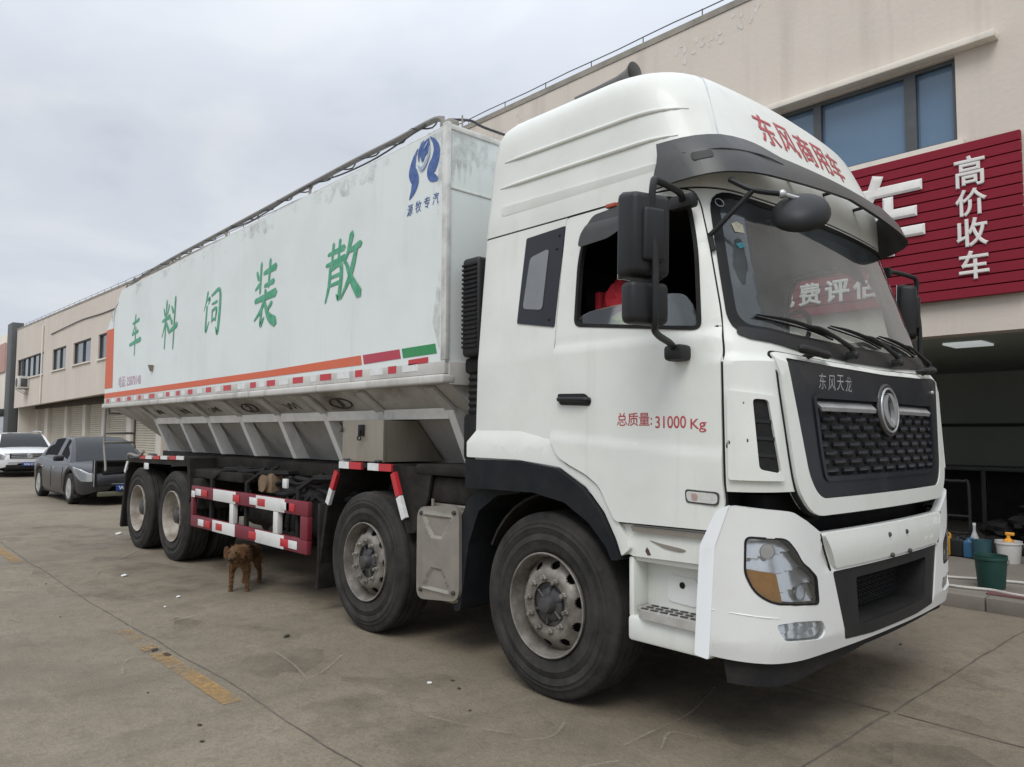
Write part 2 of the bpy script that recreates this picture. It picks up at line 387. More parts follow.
# z, front centre x, bow, half width, corner radius
CAB=[(0.40,1.430,.082,1.245,.35),(1.20,1.425,.082,1.248,.31),(1.30,1.420,.080,1.25,.275),(1.875,1.385,.080,1.25,.265),
 (1.905,1.358,.085,1.25,.28),(2.00,1.330,.09,1.25,.30),(2.05,1.31,.095,1.245,.32),(2.40,1.215,.10,1.225,.33),(2.78,1.09,.09,1.20,.33),
 (2.90,1.09,.09,1.20,.34),(3.05,1.085,.09,1.19,.36),(3.20,1.02,.09,1.185,.37),(3.35,.955,.09,1.178,.38),(3.45,.90,.09,1.168,.38),(3.51,.862,.09,1.145,.38),(3.555,.815,.09,1.10,.40),
 (3.59,.755,.10,1.03,.42),(3.615,.69,.11,.93,.44),(3.64,.58,.12,.76,.42),(3.655,.46,.14,.50,.34)]
def outline(tab,u,z,d=0.0):
    xf,b,w,r=lerp_tab(tab,z)
    sg=-1.0 if u<0 else 1.0; a=abs(u)
    L=1.5*r
    if a<=w-r:
        x=xf-b*(a/w)**2; y=a; tx,ty=-2*b*a/w**2,1.0
    else:
        y0=w-r; x0=xf-b*(y0/w)**2; sl=-2*b*y0/w**2
        x1=x0+sl*r; y1=w; x2=x1-r; y2=w
        t=(a-y0)/L
        if t<1:
            x=(1-t)**2*x0+2*t*(1-t)*x1+t*t*x2; y=(1-t)**2*y0+2*t*(1-t)*y1+t*t*y2
            tx=(1-t)*(x1-x0)+t*(x2-x1); ty=(1-t)*(y1-y0)+t*(y2-y1)
        else:
            x=x2-(a-y0-L); y=w; tx,ty=-1.0,0.0
    n=math.hypot(tx,ty); nx,ny=ty/n,-tx/n
    return (x+nx*d, sg*(y+ny*d), z)
def side_u(tab,x,z):
    "u of the right-hand (y<0) side at a given x"
    xf,b,w,r=lerp_tab(tab,z); y0=w-r; x0=xf-b*(y0/w)**2; x2=x0-2*b*y0/w**2*r-r
    return -(y0+1.5*r+(x2-x))

# ------------------------------------------------------------------ the truck: cab
truck = thing('feed_truck', 'big white four-axle bulk feed truck with green lettering on its tall box body', 'truck', (0,0,0))
def cabmap(u, z, d=0.0): return outline(CAB, u, z, d)
def cabside(sg):
    """(x, z) on the right (sg=-1) or left (+1) flank of the cab"""
    def f(x, z, d=0.0):
        u = side_u(CAB, x, z); return outline(CAB, sg*abs(u), z, d)
    return f
RS = cabside(-1); LS = cabside(1)
def loft(zs, xr, d=0.0, nf=16, nc=10, ns=8, cap_top=True, cap_bot=True, dz=0.0):
    bm = bmn(); rows = []
    for z in zs:
        xf, b, w, r = lerp_tab(CAB, z); y0 = w-r; U = []
        for i in range(nf//2+1): U.append(y0*i/(nf//2))
        for i in range(1, nc+1): U.append(y0+1.5*r*i/nc)
        a = abs(side_u(CAB, xr(z)+.05, z))
        for i in range(1, ns+1): U.append(y0+1.5*r+(a-y0-1.5*r)*i/ns)
        half = [outline(CAB, u, z, d) for u in U]
        p = half[-1]; k = 1 if d == 0 else 0
        half += [(p[0]-.035, p[1]-.012, z), (xr(z)-d*1.0, p[1]-.05, z)]
        row = [(x, -y, z+dz) for x, y, z in reversed(half)]+[(x, y, z+dz) for x, y, z in half[1:]]
        rows.append([bm.verts.new(q) for q in row])
    n = len(rows[0])
    for A, B in zip(rows, rows[1:]):
        for k in range(n): bm.faces.new((A[k], A[(k+1)%n], B[(k+1)%n], B[k]))
    if cap_bot: bm.faces.new(rows[0][::-1])
    if cap_top: bm.faces.new(rows[-1])
    return bm
def make_cab():
    xr = lambda z: -.70+.05*(z-1.2)/1.6
    zs = [1.2+.05*i for i in range(14)]+[1.875,1.89,1.905,1.93,1.96,2.0,2.05]+[2.05+.05*i for i in range(1,15)]+[2.795]
    shell = obj('cab_body', loft(zs, xr), M['cab'], truck)
    zi = [1.25,1.5,1.8,1.9,1.95,2.05,2.2,2.4,2.6,2.745]
    inner = obj('cutter', loft(zi, xr, -.055), M['int'])
    cut = [inner]
    # windscreen, door windows, sleeper windows, wheel arches
    cut.append(obj('cutter', sheet(rpoly(WS_IN, .09), cabmap, .12, .34, du=.12), M['int']))
    for S in (RS, LS):
        cut.append(obj('cutter', sheet(inset(rpoly(DWIN, rs=DWIN_R), .012), S, .10, .30), M['int']))
        cut.append(obj('cutter', sheet([(-.80,1.0),(-.80,1.30),(.05,1.30),(.20,1.255),(.34,1.16),(.46,.98)], S, .2, .95, du=.2), M['int']))
    cut.append(obj('cutter', sheet([(-1.36,1.0),(1.36,1.0),(1.36,1.258),(-1.36,1.258)], cabmap, .1, .30), M['int']))
    boolean(shell, cut)
    # windscreen with its black border
    bm = sheet(rpoly(WS_OUT, .12), cabmap, .004, .006, holes=[rpoly(WS_GL, .09)], du=.06)
    sur = obj('windscreen_border', bm, M['band'], truck)
    gl = obj('windscreen', sheet(inset(rpoly(WS_GL, .09), .01), cabmap, -.002, 0, du=.06), M['wind'], truck)
    st = obj('sticker', sheet([(-.985,2.605),(-.95,2.62),(-.92,2.605),(-.925,2.56),(-.98,2.56)], cabmap, .0012, .001), mat('sticker_paper', (.55,.52,.40), .7, col2=(.25,.24,.2), scale=70), gl)
    bm = bmn()
    for u0, u1, z0, z1 in ((-1.035,-.995,2.70,2.735),): 
        tube(bm, [Vector(cabmap((u0+u1)/2+.022*math.cos(a), (z0+z1)/2+.022*math.sin(a), .006)) for a in [i*math.pi/8 for i in range(17)]], .0025, 6)
    obj('ring_mark', bm, M['satin'], gl)
    obj('sticker', sheet([(-1.0,2.49),(-.965,2.505),(-.95,2.48),(-.985,2.465)], cabmap, .0012, .001), mat('teal_sticker', (.03,.20,.24), .6), gl)
    # cowl under the windscreen
    obj('cowl', sheet(rpoly([(-1.13,2.05),(-1.16,2.01),(-1.10,1.985),(-.80,1.948),(-.3,1.918),(.3,1.918),(.8,1.948),(1.10,1.985),(1.16,2.01),(1.13,2.05),(.8,2.015),(0,1.995),(-.8,2.015)], .02), cabmap, .009, .03, du=.06), M['blk'], truck)
    # doors
    for S, sg in ((RS, -1), (LS, 1)):
        obj('door_gap', sheet(inset(rpoly(DOOR, .03), .009), S, .0012, .01, holes=[inset(rpoly(DWIN, rs=DWIN_R), .02)]), M['rub'], truck)
        d = obj('door', sheet(rpoly(DOOR, .03), S, .008, .035, holes=[rpoly(DWIN, rs=DWIN_R)], du=.05, dv=.025, dfun=lambda x, z: -.003*max(0, 1-abs(z-2.045)/.03) + .005*max(0, min(1, (2.03-z)/.03)) + .009*max(0, min(1, (1.535-.075*x-z)/.03))), M['cab'], truck)
        w = rpoly(DWIN, rs=DWIN_R)
        obj('window_seal', sheet(w, S, .012, .03, holes=[inset(w, -.020)]), M['rub'], d)
        if sg < 0:
            g = [(.215,2.14),(.22,2.19),(.30,2.215),(.60,2.235),(.80,2.25),(.91,2.235),(.965,2.16),(.995,2.05)]
            obj('window_pane', sheet(rpoly(g, .03), S, -.012, .004), M['side'], d)
        else:
            obj('window_pane', sheet(inset(w, -.02), S, -.012, 0), M['side'], d)
        # handle in its scoop
        hb = sheet(rpoly([(.085,1.755),(.105,1.69),(.335,1.68),(.345,1.71),(.30,1.75)], .02), S, .017, .004)
        hp = obj('handle_recess', hb, M['blk'], d)
        bm = bmn(); tube(bm, [S(.10,1.722,.012), S(.13,1.722,.04), S(.30,1.716,.042), S(.335,1.714,.014)], .013, 8, 4)
        obj('handle', bm, M['blk'], d)
        # turn lamp low on the door, in a shallow scoop
        bm = sheet(rpoly([(.925,1.205),(.93,1.14),(1.09,1.135),(1.095,1.20)], .02), S, .026, .03)
        bmesh.ops.translate(bm, vec=(.03,0,.055), verts=bm.verts); tl = obj('turn_lamp', bm, M['hub'], d)
        obj('lens', sheet(rpoly([(.965,1.252),(.97,1.203),(1.11,1.198),(1.115,1.247)], .02), S, .030, .003), mat('smoky_lens', (.60,.60,.57), .2, col2=(.42,.42,.41), scale=50, coat=.5), tl)
        obj('lens_bulb', sheet(rpoly([(.995,1.243),(.998,1.21),(1.03,1.209),(1.03,1.242)], .012), S, .032, .002), mat('bulb_pink', (.40,.28,.25), .3), tl)
        obj('scoop_edge', sheet([(.78,1.31),(.95,1.295),(1.13,1.29),(1.125,1.28),(.95,1.283)], S, .019, .01), M['cab'], d)
        # smoked rain visor on the window
        v = rpoly([(.235,2.585),(.25,2.66),(.34,2.755),(.62,2.775),(.60,2.655),(.46,2.60)], .03)
        if sg < 0: obj('rain_visor', sheet(v, S, .045, .006, dv=.04, dfun=lambda x, z: -.035*max(0,(z-2.70)/.07)), M['visor'], d)
        bm = bmn(); box(bm, -.035, .035, -.018, .018, -.012, .012, .006); 
        bmesh.ops.translate(bm, vec=Vector(S(.47, 2.782, .03)), verts=bm.verts)
        obj('marker_lamp', bm, mat('marker_orange', (.35,.07,.03), .4, col2=(.25,.05,.03)), d)
        if sg < 0:
            obj('lettering', lettering(bmn(), '总质量:', .525, .755, 1.568, 1.638, S, d=.0145, bold=.008), M['redl'], d)
            obj('lettering', lettering(bmn(), '31000', .775, .960, 1.556, 1.618, S, d=.0145, bold=.010), M['redl'], d); obj('lettering', lettering(bmn(), 'Kg', .985, 1.07, 1.536, 1.602, S, d=.0145, bold=.008), M['redl'], d)
        # black sleeper panel with its pane
        sp = obj('sleeper_panel', sheet(rpoly([(-.235,2.735),(.095,2.75),(.038,2.15),(-.285,2.205)], .012), S, .006, .03), M['navy'], truck)
        obj('sleeper_pane', sheet(rpoly([(-.19,2.605),(-.03,2.635),(-.065,2.265),(-.235,2.29)], .03), S, .010, .004), mat('sleeper_glass', (.16,.17,.18), .15, col2=(.22,.22,.22), scale=3, coat=.5), sp)
        bm = bmn()
        for x, z in ((.05,2.70),(.035,2.62),(-.005,2.20)):
            bm = bmn(); bmesh.ops.create_uvsphere(bm, u_segments=8, v_segments=5, radius=.008, matrix=Matrix.Translation(S(x, z, .006))); obj('screw', bm, M['chas'], sp)
        # fender over the front wheel: white lip and blue-black arch
        wf = rpoly([(-.725,1.372),(-.725,1.47),(-.64,1.565),(.0,1.555),(.055,1.50),(.085,1.40),(.16,1.345),(.28,1.30),(.38,1.245),(.47,1.12),(.53,1.055),(.60,.93),(.545,.885),(.51,.97),(.43,1.105),(.30,1.235),(.10,1.335),(-.24,1.368)], .012)
        obj('fender', sheet(wf, S, .024, .12, du=.05, dv=.06, dfun=lambda x, z: -.030*max(0,min(1,(z-1.47)/.09))-.016*max(0,min(1,(x+.25)/.25))), M['cab'], truck)
        ar = rpoly([(-.72,1.358),(-.24,1.36),(.10,1.327),(.295,1.227),(.425,1.098),(.505,.965),(.545,.865),(.50,.862),(.47,.92),(.34,1.045),(.16,1.14),(-.09,1.18),(-.72,1.175)], .01)
        obj('arch_trim', sheet(ar, S, .04, .22, du=.06, dv=.06), M['arch'], truck)
        # inner wheel housing
        bm = bmn()
        for k in range(12):
            a0, a1 = R(34+k*10), R(34+(k+1)*10)
            p = [(.64*math.cos(a), .53+.64*math.sin(a)) for a in (a0, a1)]
            q = [(.655*math.cos(a), .53+.655*math.sin(a)) for a in (a0, a1)]
            vs2 = [bm.verts.new((x, sg*y, z)) for (x, z) in p+q[::-1] for y in (.60, 1.18)]
            for f in ((0,1,3,2),(4,5,7,6),(0,2,4,6),(1,3,5,7)): bm.faces.new([vs2[i] for i in f])
        obj('wheel_housing', bm, M['dirtblk'], truck)
        # flap behind the front wheel
        bm = sheet(rpoly([(-.95,.335),(-.885,.345),(-.80,.80),(-.70,1.02),(-.52,1.13),(-.30,1.16),(-.30,1.19),(-.60,1.18),(-.80,1.10),(-.89,.95)], .02), planemap('y', sg*1.19, sg), 0, .42)
        obj('wheel_flap', bm, M['arch'], truck)
    # sill, step well
    for S, sg in ((RS, -1), (LS, 1)):
        bm = sheet([(.515,1.055),(1.075,1.062),(1.10,1.0),(1.09,.90),(.60,.89),(.555,.90)], S, -.02, .25)
        st = obj('door_step', bm, M['cab'], truck)
        obj('sill_strip', sheet(rpoly([(.60,1.048),(1.045,1.052),(1.05,1.025),(.615,1.020)], .008), S, .002, .02), M['alu'], st)
        obj('sill_lamp', sheet(rpoly([(.70,.985),(.76,.975),(.90,.962),(.935,.955),(.90,.942),(.80,.950)], .02), S, -.016, .01), M['alu'], st)
        bm = bmn()
        for q in ([(.68,.925),(.69,.945),(.70,.935),(.715,.908),(.695,.905)],[(1.035,.915),(1.045,.935),(1.055,.908)]): obj('rust_chip', sheet(q, S, -.017, .004), M['chip'], st)
        bm = bmn()
        y0, y1 = (-1.235, -1.245+.36) if sg < 0 else (1.245-.36, 1.235)
        ins = lambda a: sg*(1.235-a)
        box(bm, .565, 1.06, *sorted((ins(0), ins(.30))), .455, .585, .02)
        box(bm, .575, 1.09, *sorted((ins(.135), ins(.20))), .58, .90, .01)
        box(bm, .565, .60, *sorted((ins(0.012), ins(.15))), .575, .885, .012); box(bm, .57, 1.05, *sorted((ins(.03), ins(.15))), .862, .90, .012)
        obj('step_box', bm, M['cab'], st)
        tr = sheet(rpoly([(.605,sg*1.10),(.62,sg*1.22),(.68,sg*1.262),(1.03,sg*1.27),(1.03,sg*1.10)], .03), planemap('z', .628, 1), 0, .042)
        tp = obj('step_tread', tr, mat('worn_step_metal', (.50,.49,.46), .5, .3, col2=(.30,.28,.25), scale=14), st)
        bm = bmn()
        for i in range(3):
            for j in range(6): obj('tread_bar', box(bmn(), .65+j*.060, .69+j*.060, sg*(1.135+i*.045)-.009, sg*(1.135+i*.045)+.009, .6285, .634, .002), M['hub'], tp)
        bm = sheet(rpoly([(.73,.80),(.73,.665),(.91,.655),(.91,.795)], .03), planemap('y', sg*1.10, sg), .006, .01)
        h = obj('hatch', bm, M['bumperw'], st)
        bm = bmn(); lathe(bm, [(sg*.002,.0005),(sg*.002,.017),(0,.017)], 14, 'y', (.82, sg*1.107, .755)); obj('hatch_hole', bm, M['rub'], h)
    # high roof
    xr2 = lambda z: lerp_tab([(2.8,-.655),(3.3,-.60),(3.45,-.565),(3.51,-.53),(3.555,-.48),(3.59,-.40),(3.615,-.30),(3.64,-.1),(3.655,.05)], z)[0]
    zs = [2.806,2.85,2.90,2.95,3.0,3.05,3.1,3.15,3.2,3.25,3.3,3.35,3.4,3.45,3.48,3.51,3.535,3.555,3.575,3.59,3.603,3.615,3.63,3.64,3.655]
    roof = obj('high_roof', loft(zs, xr2, ns=12), M['cab'], truck, ang=50)
    obj('roof_gap', loft([2.793,2.808], lambda z: -.655, -.012), M['rub'], truck)
    for S, sg in ((RS, -1), (LS, 1)):
        bm = bmn()
        for (x0, z0, x1, z1) in ((-.47,3.285,.86,3.262),(-.50,3.118,.82,3.098)):
            n = 20; pts = []
            for i in range(n+1):
                t = i/n; pts.append(S(x0+(x1-x0)*t, z0+(z1-z0)*t, .000))
            tube(bm, pts, [.004+.010*min(1, 8*min(i/n, 1-i/n)) for i in range(n+1)], 10)
        obj('roof_rib', bm, M['cab'], roof)
        obj('roof_swage', sheet(rpoly([(-.48,2.985),(.74,2.955),(.75,2.905),(-.47,2.925)], .02), S, .010, .02, dfun=lambda x, z: -.008*max(0,(2.955-z)/.03)), M['cab'], roof)
        bm = bmn(); tube(bm, [cabmap(sg*u, z, -.001) for u, z in ((.78,3.60),(.81,3.54),(.845,3.47),(.874,3.397),(.918,3.244),(.945,3.13),(.954,3.06))], .0045, 8, 6)
        obj('roof_seam', bm, M['satin'], roof)
    bm = bmn(); chars = '东风商用车'
    for i, ch in enumerate(chars):
        u0 = -.555+i*.222; lettering(bm, ch, u0, u0+.195, 3.17, 3.38, lambda u, z, d: cabmap(u-.05*(z-3.27), z-.012*math.cos(u*1.5)+.01, d), d=.004, bold=.011)
    obj('roof_lettering', bm, M['redl'], roof)
    # sun visor over the windscreen
    VT = [(2.70,1.335,.11,1.275,.40),(2.80,1.305,.11,1.27,.40),(2.95,1.235,.10,1.255,.38),(3.10,1.115,.09,1.22,.36),(3.2,1.05,.09,1.2,.38)]
    vm = lambda u, z, d: outline(VT, u, z, d)
    def top(u): return 3.075-.02*max(0,(abs(u)-1.0)/.3)-.035*math.exp(-((abs(u)-.75)/.12)**2)*0 + (.012 if abs(u) < .66 else 0)
    up = []; dn = []
    n = 40
    et, eb = abs(side_u(VT, .755, 3.045)), abs(side_u(VT, .765, 2.79))
    for i in range(n+1):
        f_ = -1+2*i/n; a = abs(f_)*et
        zt = 3.045+.025*min(1,max(0,(1.33-a)/.3)) - .05*max(0,min(1,(.78-a)/.14))
        zb = 2.785 + .045*min(1,max(0,(1.40-a)/.35)) + .075*max(0,min(1,(1.0-a)/1.0))
        up.append((f_*et, zt)); dn.append((f_*eb, zb))
    bm = sheet(dn+up[::-1], vm, 0, .022, du=.07, dv=.05)
    vis = obj('sun_visor', bm, M['visor'], truck)
    bm = bmn(); tube(bm, [vm(-1.30,2.955,.0),vm(-1.1,2.965,.001),vm(-.9,2.965,.002),vm(-.7,2.955,.0)], [.002,.005,.005,.002], 8, 5); obj('visor_crease', bm, M['visor'], vis)
    obj('visor_slot', sheet(rpoly([(-1.27,2.945),(-1.16,2.955),(-1.16,2.915),(-1.27,2.90)], .018), vm, .004, .01), M['blk'], vis)
    for u in (-.42,.0,.45): obj('visor_bracket', tube(bmn(), [cabmap(u, 2.97, 0), vm(u+.02, 2.985, -.015)], .011, 8), M['chas'], vis)
    # dark tinted strip hanging inside the top of the windscreen, cloth roof lining
    obj('inner_sunshade', sheet(rpoly([(-.55,2.74),(.62,2.74),(.60,2.50),(.12,2.54),(-.5,2.57)], .03), cabmap, -.07, .01), M['int'], truck)
WS_OUT = [(-1.055,2.785),(-1.125,2.40),(-1.17,2.08),(-1.12,1.99),(-.80,1.95),(-.3,1.922),(.3,1.922),(.8,1.95),(1.12,1.99),(1.17,2.08),(1.125,2.40),(1.055,2.785)]
WS_GL = [(-1.01,2.755),(-1.075,2.40),(-1.115,2.11),(-1.08,2.06),(-.8,2.035),(-.3,2.015),(.3,2.015),(.8,2.035),(1.08,2.06),(1.115,2.11),(1.075,2.40),(1.01,2.755)]
WS_IN = inset(WS_GL, .005)
DOOR = [(.105,2.79),(.058,2.13),(.03,1.49),(.09,1.395),(.18,1.352),(.31,1.302),(.40,1.245),(.465,1.14),(.51,1.064),(1.085,1.072),(1.138,1.19),(1.125,1.93),(1.085,2.15),(1.010,2.48),(.952,2.70),(.915,2.775),(.86,2.792)]
DWIN = [(.200,2.135),(.212,2.55),(.285,2.745),(.80,2.768),(.905,2.715),(.962,2.47),(1.015,2.035)]
DWIN_R = [.05,.10,.10,.06,.12,.10,.05]
make_cab()

def make_front():
    # white front flap, dark inset, grille
    lip = rpoly([(-1.04,1.925),(-1.03,1.75),(-1.0,1.42),(-.98,1.25),(-.86,1.135),(.86,1.135),(.98,1.25),(1.0,1.42),(1.03,1.75),(1.04,1.925),(.6,1.903),(0,1.888),(-.6,1.903)], rs=[.03,.05,.05,.12,.09,.09,.12,.05,.05,.03,.1,.1,.1])
    dark = rpoly([(-.995,1.895),(-.935,1.60),(-.88,1.32),(-.80,1.22),(.80,1.22),(.88,1.32),(.935,1.60),(.995,1.895),(.6,1.872),(0,1.860),(-.6,1.872)], rs=[.04,.1,.09,.08,.08,.09,.1,.04,.1,.1,.1])
    obj('flap_gap', sheet(inset(lip, .008), cabmap, .004, .03, us=None), M['rub'], truck)
    fl = obj('front_flap', sheet(lip, cabmap, .022, .06, holes=[inset(dark, .004)]), M['cab'], truck)
    mf = rpoly([(-.79,1.72),(-.765,1.45),(-.74,1.31),(.74,1.31),(.765,1.45),(.79,1.72)], .03)
    g = obj('grille_panel', sheet(dark, cabmap, .018, .05, holes=[mf]), M['navy'], truck)
    obj('grille_frame', sheet(inset(mf, .012), cabmap, .026, .05, holes=[inset(mf, -.012)]), M['navy'], g)
    obj('grille_back', sheet(mf, cabmap, -.07, .01), M['rub'], g)
    bm = bmn(); rows = 8; ph = .345/rows
    for r in range(rows):
        z = 1.322+r*ph+ph/2; n = 9; w = 1.50/n
        for k in range(-1, n+1):
            for part in (0,):
                c = -.75+(k+.5+(.5 if r % 2 else 0))*w
                a, b = max(-.745, c-w*.33), min(.745, c+w*.33)
                if b-a < .03: continue
                p = [(a+.012,z-ph*.52),(b-.012,z-ph*.52),(b,z-ph*.1),(b,z+ph*.3),(b-.014,z+ph*.52),(a+.014,z+ph*.52),(a,z+ph*.3),(a,z-ph*.1)]
                sheet(p, cabmap, .010, .045, us=[], vs=[z], bm=bm, dfun=lambda u, v, z=z: .010 if abs(v-z) < ph*.31 else -.012)
        if r: sheet([(-.75,z-ph/2-.004),(.75,z-ph/2-.004),(.75,z-ph/2+.004),(-.75,z-ph/2+.004)], cabmap, -.012, .03, us=frange(-.75,.75,.15), vs=[], bm=bm)
    obj('grille_mesh', bm, M['navy'], g)
    for p in ([(-.765,1.70),(-.15,1.70),(-.15,1.645),(-.735,1.645)], [(.15,1.70),(.765,1.70),(.735,1.645),(.15,1.645)]):
        obj('chrome_strip', sheet(rpoly(p, .006), cabmap, .030, .04, vs=[1.664], dfun=lambda u, v: (1.664-v)*.85 if v > 1.664 else (v-1.664)*.3), M['satin'], g)
    bm = bmn()
    for i, ch in enumerate('东风天龙'): lettering(bm, ch, -.735+i*.088, -.735+i*.088+.075, 1.755-.004*(i%2), 1.83+.006*((i+1)%2), cabmap, d=.0195, bold=-.004, shear=.18)
    obj('panel_lettering', bm, M['satin'], g)
    # round badge: ring and two swallow-like blades
    em = bmn()
    cx, cz = 0.02, 1.665
    def ring(bm, a, b, rt, d, n=48):
        tube(bm, [cabmap(cx+a*math.cos(t), cz+b*math.sin(t), d) for t in [i*2*math.pi/n for i in range(n)]]+[cabmap(cx+a, cz, d)], rt, 10, caps=False)
    ring(em, .113, .121, .007, .034)
    e = obj('badge', em, M['satin'], g)
    er = bmn(); ring(er, .128, .138, .011, .022); obj('badge_rim', er, M['hub'], g)
    obj('badge_back', sheet([(cx+.131*math.cos(t), cz+.140*math.sin(t)) for t in [i*2*math.pi/40 for i in range(40)]], cabmap, .020, .05), M['hub'], e)
    bl = bmn()
    A = [(-.112,-.02),(-.10,.04),(-.065,.085),(-.012,.105),(-.045,.06),(-.055,.0),(-.03,-.06),(.03,-.112),(-.03,-.108),(-.085,-.07)]
    for s in (1, -1):
        sheet(rpoly([(cx+s*x*.87, cz+s*z*.87) for x, z in A], .02), cabmap, .030, .02, bm=bl, du=.012, dv=.012, dfun=lambda u, v: .014*math.cos(min(1.5, 14*abs(math.hypot(u-cx, v-cz)-.074)))-.10*(v-cz)*.3)
    obj('badge_blades', bl, M['satin'], e)
    # camera stalk bump and tiny sensors
    bm = bmn(); bmesh.ops.create_uvsphere(bm, u_segments=10, v_segments=6, radius=.013, matrix=Matrix.Translation(cabmap(.86,1.80,.02))); obj('sensor_button', bm, M['satin'], g)
    # corner panels with a tall vent
    for sg in (-1, 1):
        P = lambda pts: [(sg*-u, z) for u, z in pts]
        cp = sheet(rpoly(P([(-1.28,1.735),(-1.055,1.705),(-1.05,1.31),(-1.295,1.315)]), .015), cabmap, .020, .03, holes=[rpoly(P([(-1.175,1.695),(-1.105,1.69),(-1.065,1.345),(-1.165,1.365)]), .02)], du=.03)
        c = obj('corner_panel', cp, M['cab'], truck)
        v = sheet(rpoly(P([(-1.178,1.70),(-1.10,1.695),(-1.06,1.34),(-1.168,1.36)]), .02), cabmap, .006, .01, du=.03)
        vp = obj('vent', v, M['rub'], c)
        for z in (1.44,1.52,1.60): obj('vent_fin', sheet(P([(-1.172,z),(-1.085,z-.006),(-1.083,z-.022),(-1.172,z-.016)]), cabmap, .014, .012, us=[], vs=[]), M['blk'], vp)
        bm = bmn()
        for u, z, r in ((-1.215,1.675,.004),(-1.21,1.50,.007),(-1.285,1.49,.008)): lathe(bm, [(0,.0005),(0,r),(.002,r)], 8, 'y'); bmesh.ops.translate(bm, vec=Vector(cabmap(sg*-u,z,.022)), verts=bm.verts[-17:])
        obj('panel_holes', bm, M['rub'], c)
    # dark gap between flap and bumper with pipes
    bm = bmn(); box(bm, .95, 1.25, -1.04, 1.04, .95, 1.24, .02); box(bm, .90, 1.12, -1.15, 1.15, .95, 1.30, .02)
    for k in range(5): tube(bm, [(1.30,-.9+.4*k,1.13),(1.305,-.7+.4*k,1.10),(1.30,-.5+.4*k,1.14)], .014, 8, 4)
    obj('radiator_support', bm, M['rub'], truck)
    # bumper
    pts = [(-1.422,.487),(-1.1,.474),(0,.480),(1.1,.474),(1.422,.487),(1.398,1.0),(1.33,1.17),(1.285,1.195),(1.01,1.168),(.95,1.130),(.80,1.05),(-.80,1.05),(-.95,1.130),(-1.01,1.168),(-1.285,1.195),(-1.33,1.17),(-1.398,1.0)]
    bp = rpoly(pts, .03)
    HL = rpoly([(-1.222,1.055),(-1.043,1.044),(-.993,.985),(-.962,.927),(-.858,.85),(-.845,.722),(-1.110,.752),(-1.185,.800),(-1.225,.885)], rs=[.03,.03,.03,.03,.02,.025,.06,.04,.03])
    FG = rpoly([(-1.095,.655),(-.99,.662),(-.815,.640),(-.785,.585),(-.835,.556),(-1.05,.577)], .025)
    mir = lambda p: [(-u, z) for u, z in p][::-1]
    IN_ = rpoly([(-.715,.860),(.715,.860),(.60,.515),(.3,.50),(-.3,.50),(-.60,.515)], .02)
    low = lambda u, z: (-.02*max(0,(.56-z)/.09)) - (.012 if .80 > abs(u) and z > .87 else 0)
    b = obj('bumper', sheet(bp, cabmap, .022, .05, holes=[HL, FG, mir(HL), mir(FG), IN_], du=.04, dv=.05, dfun=low), M['bumperw'], truck)
    obj('bumper_plate', sheet(rpoly([(-.79,1.046),(.79,1.046),(.70,.875),(-.70,.875)], .02), cabmap, .030, .03, dv=.04, dfun=lambda u, z: .01*math.sin((z-.875)/.171*math.pi)), M['cab'], b)
    bm = bmn()
    for u, z in ((-.119,.993),(.119,.989),(-.085,.880),(.165,.878)):
        p = Vector(cabmap(u, z, .036)); obj('plate_bolt', lathe(bmn(), [(-.006,.013),(.008,.013),(.012,.008),(.012,.0005)], 10, 'x', p), M['hub'], b)
    bm = bmn(); random.seed(3)
    for k in range(9):
        u = .42+.035*k; z = .90+.05*random.random(); sheet([(u,z),(u+.008,z+.005),(u+.035,z+.06+.04*random.random()),(u+.02,z+.05)], cabmap, .0385, .001, us=[], vs=[], bm=bm)
    obj('plate_scratches', bm, M['trimw'], b)
    # air intake
    fr = obj('intake_frame', sheet(inset(IN_, -.004), cabmap, .014, .03, holes=[rpoly([(-.47,.805),(.50,.805),(.44,.565),(-.45,.565)], .02)]), M['blk'], b)
    bm = bmn(); a = [(-.47,.805),(.50,.805),(.44,.565),(-.45,.565)]; bI = [(-.43,.775),(.46,.775),(.40,.60),(-.41,.60)]
    A_ = [bm.verts.new(cabmap(u, z, .010)) for u, z in a]; B_ = [bm.verts.new(cabmap(u, z, -.30)) for u, z in bI]
    for k in range(4): bm.faces.new((A_[k], A_[(k+1)%4], B_[(k+1)%4], B_[k]))
    bm.faces.new(B_); obj('intake_duct', bm, M['rub'], fr)
    bm = bmn()
    for r in range(6):
        for k in range(16):
            u = -.39+k*.05+(.025 if r % 2 else 0); z = .612+r*.026
            tube(bm, [cabmap(u+.018*math.cos(t), z+.012*math.sin(t), -.12) for t in [i*math.pi/3 for i in range(7)]], .0035, 5, caps=False)
    obj('intake_mesh', bm, M['blk'], fr)
    bm = sheet([(-1.33,.50),(1.33,.50),(1.28,.41),(.7,.44),(-.3,.435),(-.75,.395),(-1.05,.360),(-1.31,.365)], cabmap, -.03, .05); obj('underguard', bm, M['chas'], b)
    for s in (1, -1):
        bm = bmn(); tube(bm, [cabmap(s*u, z, .0215) for u, z in ((1.36,.705),(1.25,.700),(1.15,.690),(1.08,.684))], .0035, 6, 5); obj('bumper_crease', bm, M['bumperw'], b)
        bm = bmn(); tube(bm, [cabmap(s*u, z, .021) for u, z in ((.815,1.05),(.79,.98),(.735,.868))], .005, 6, 4); obj('bumper_joint', bm, M['rub'], b)
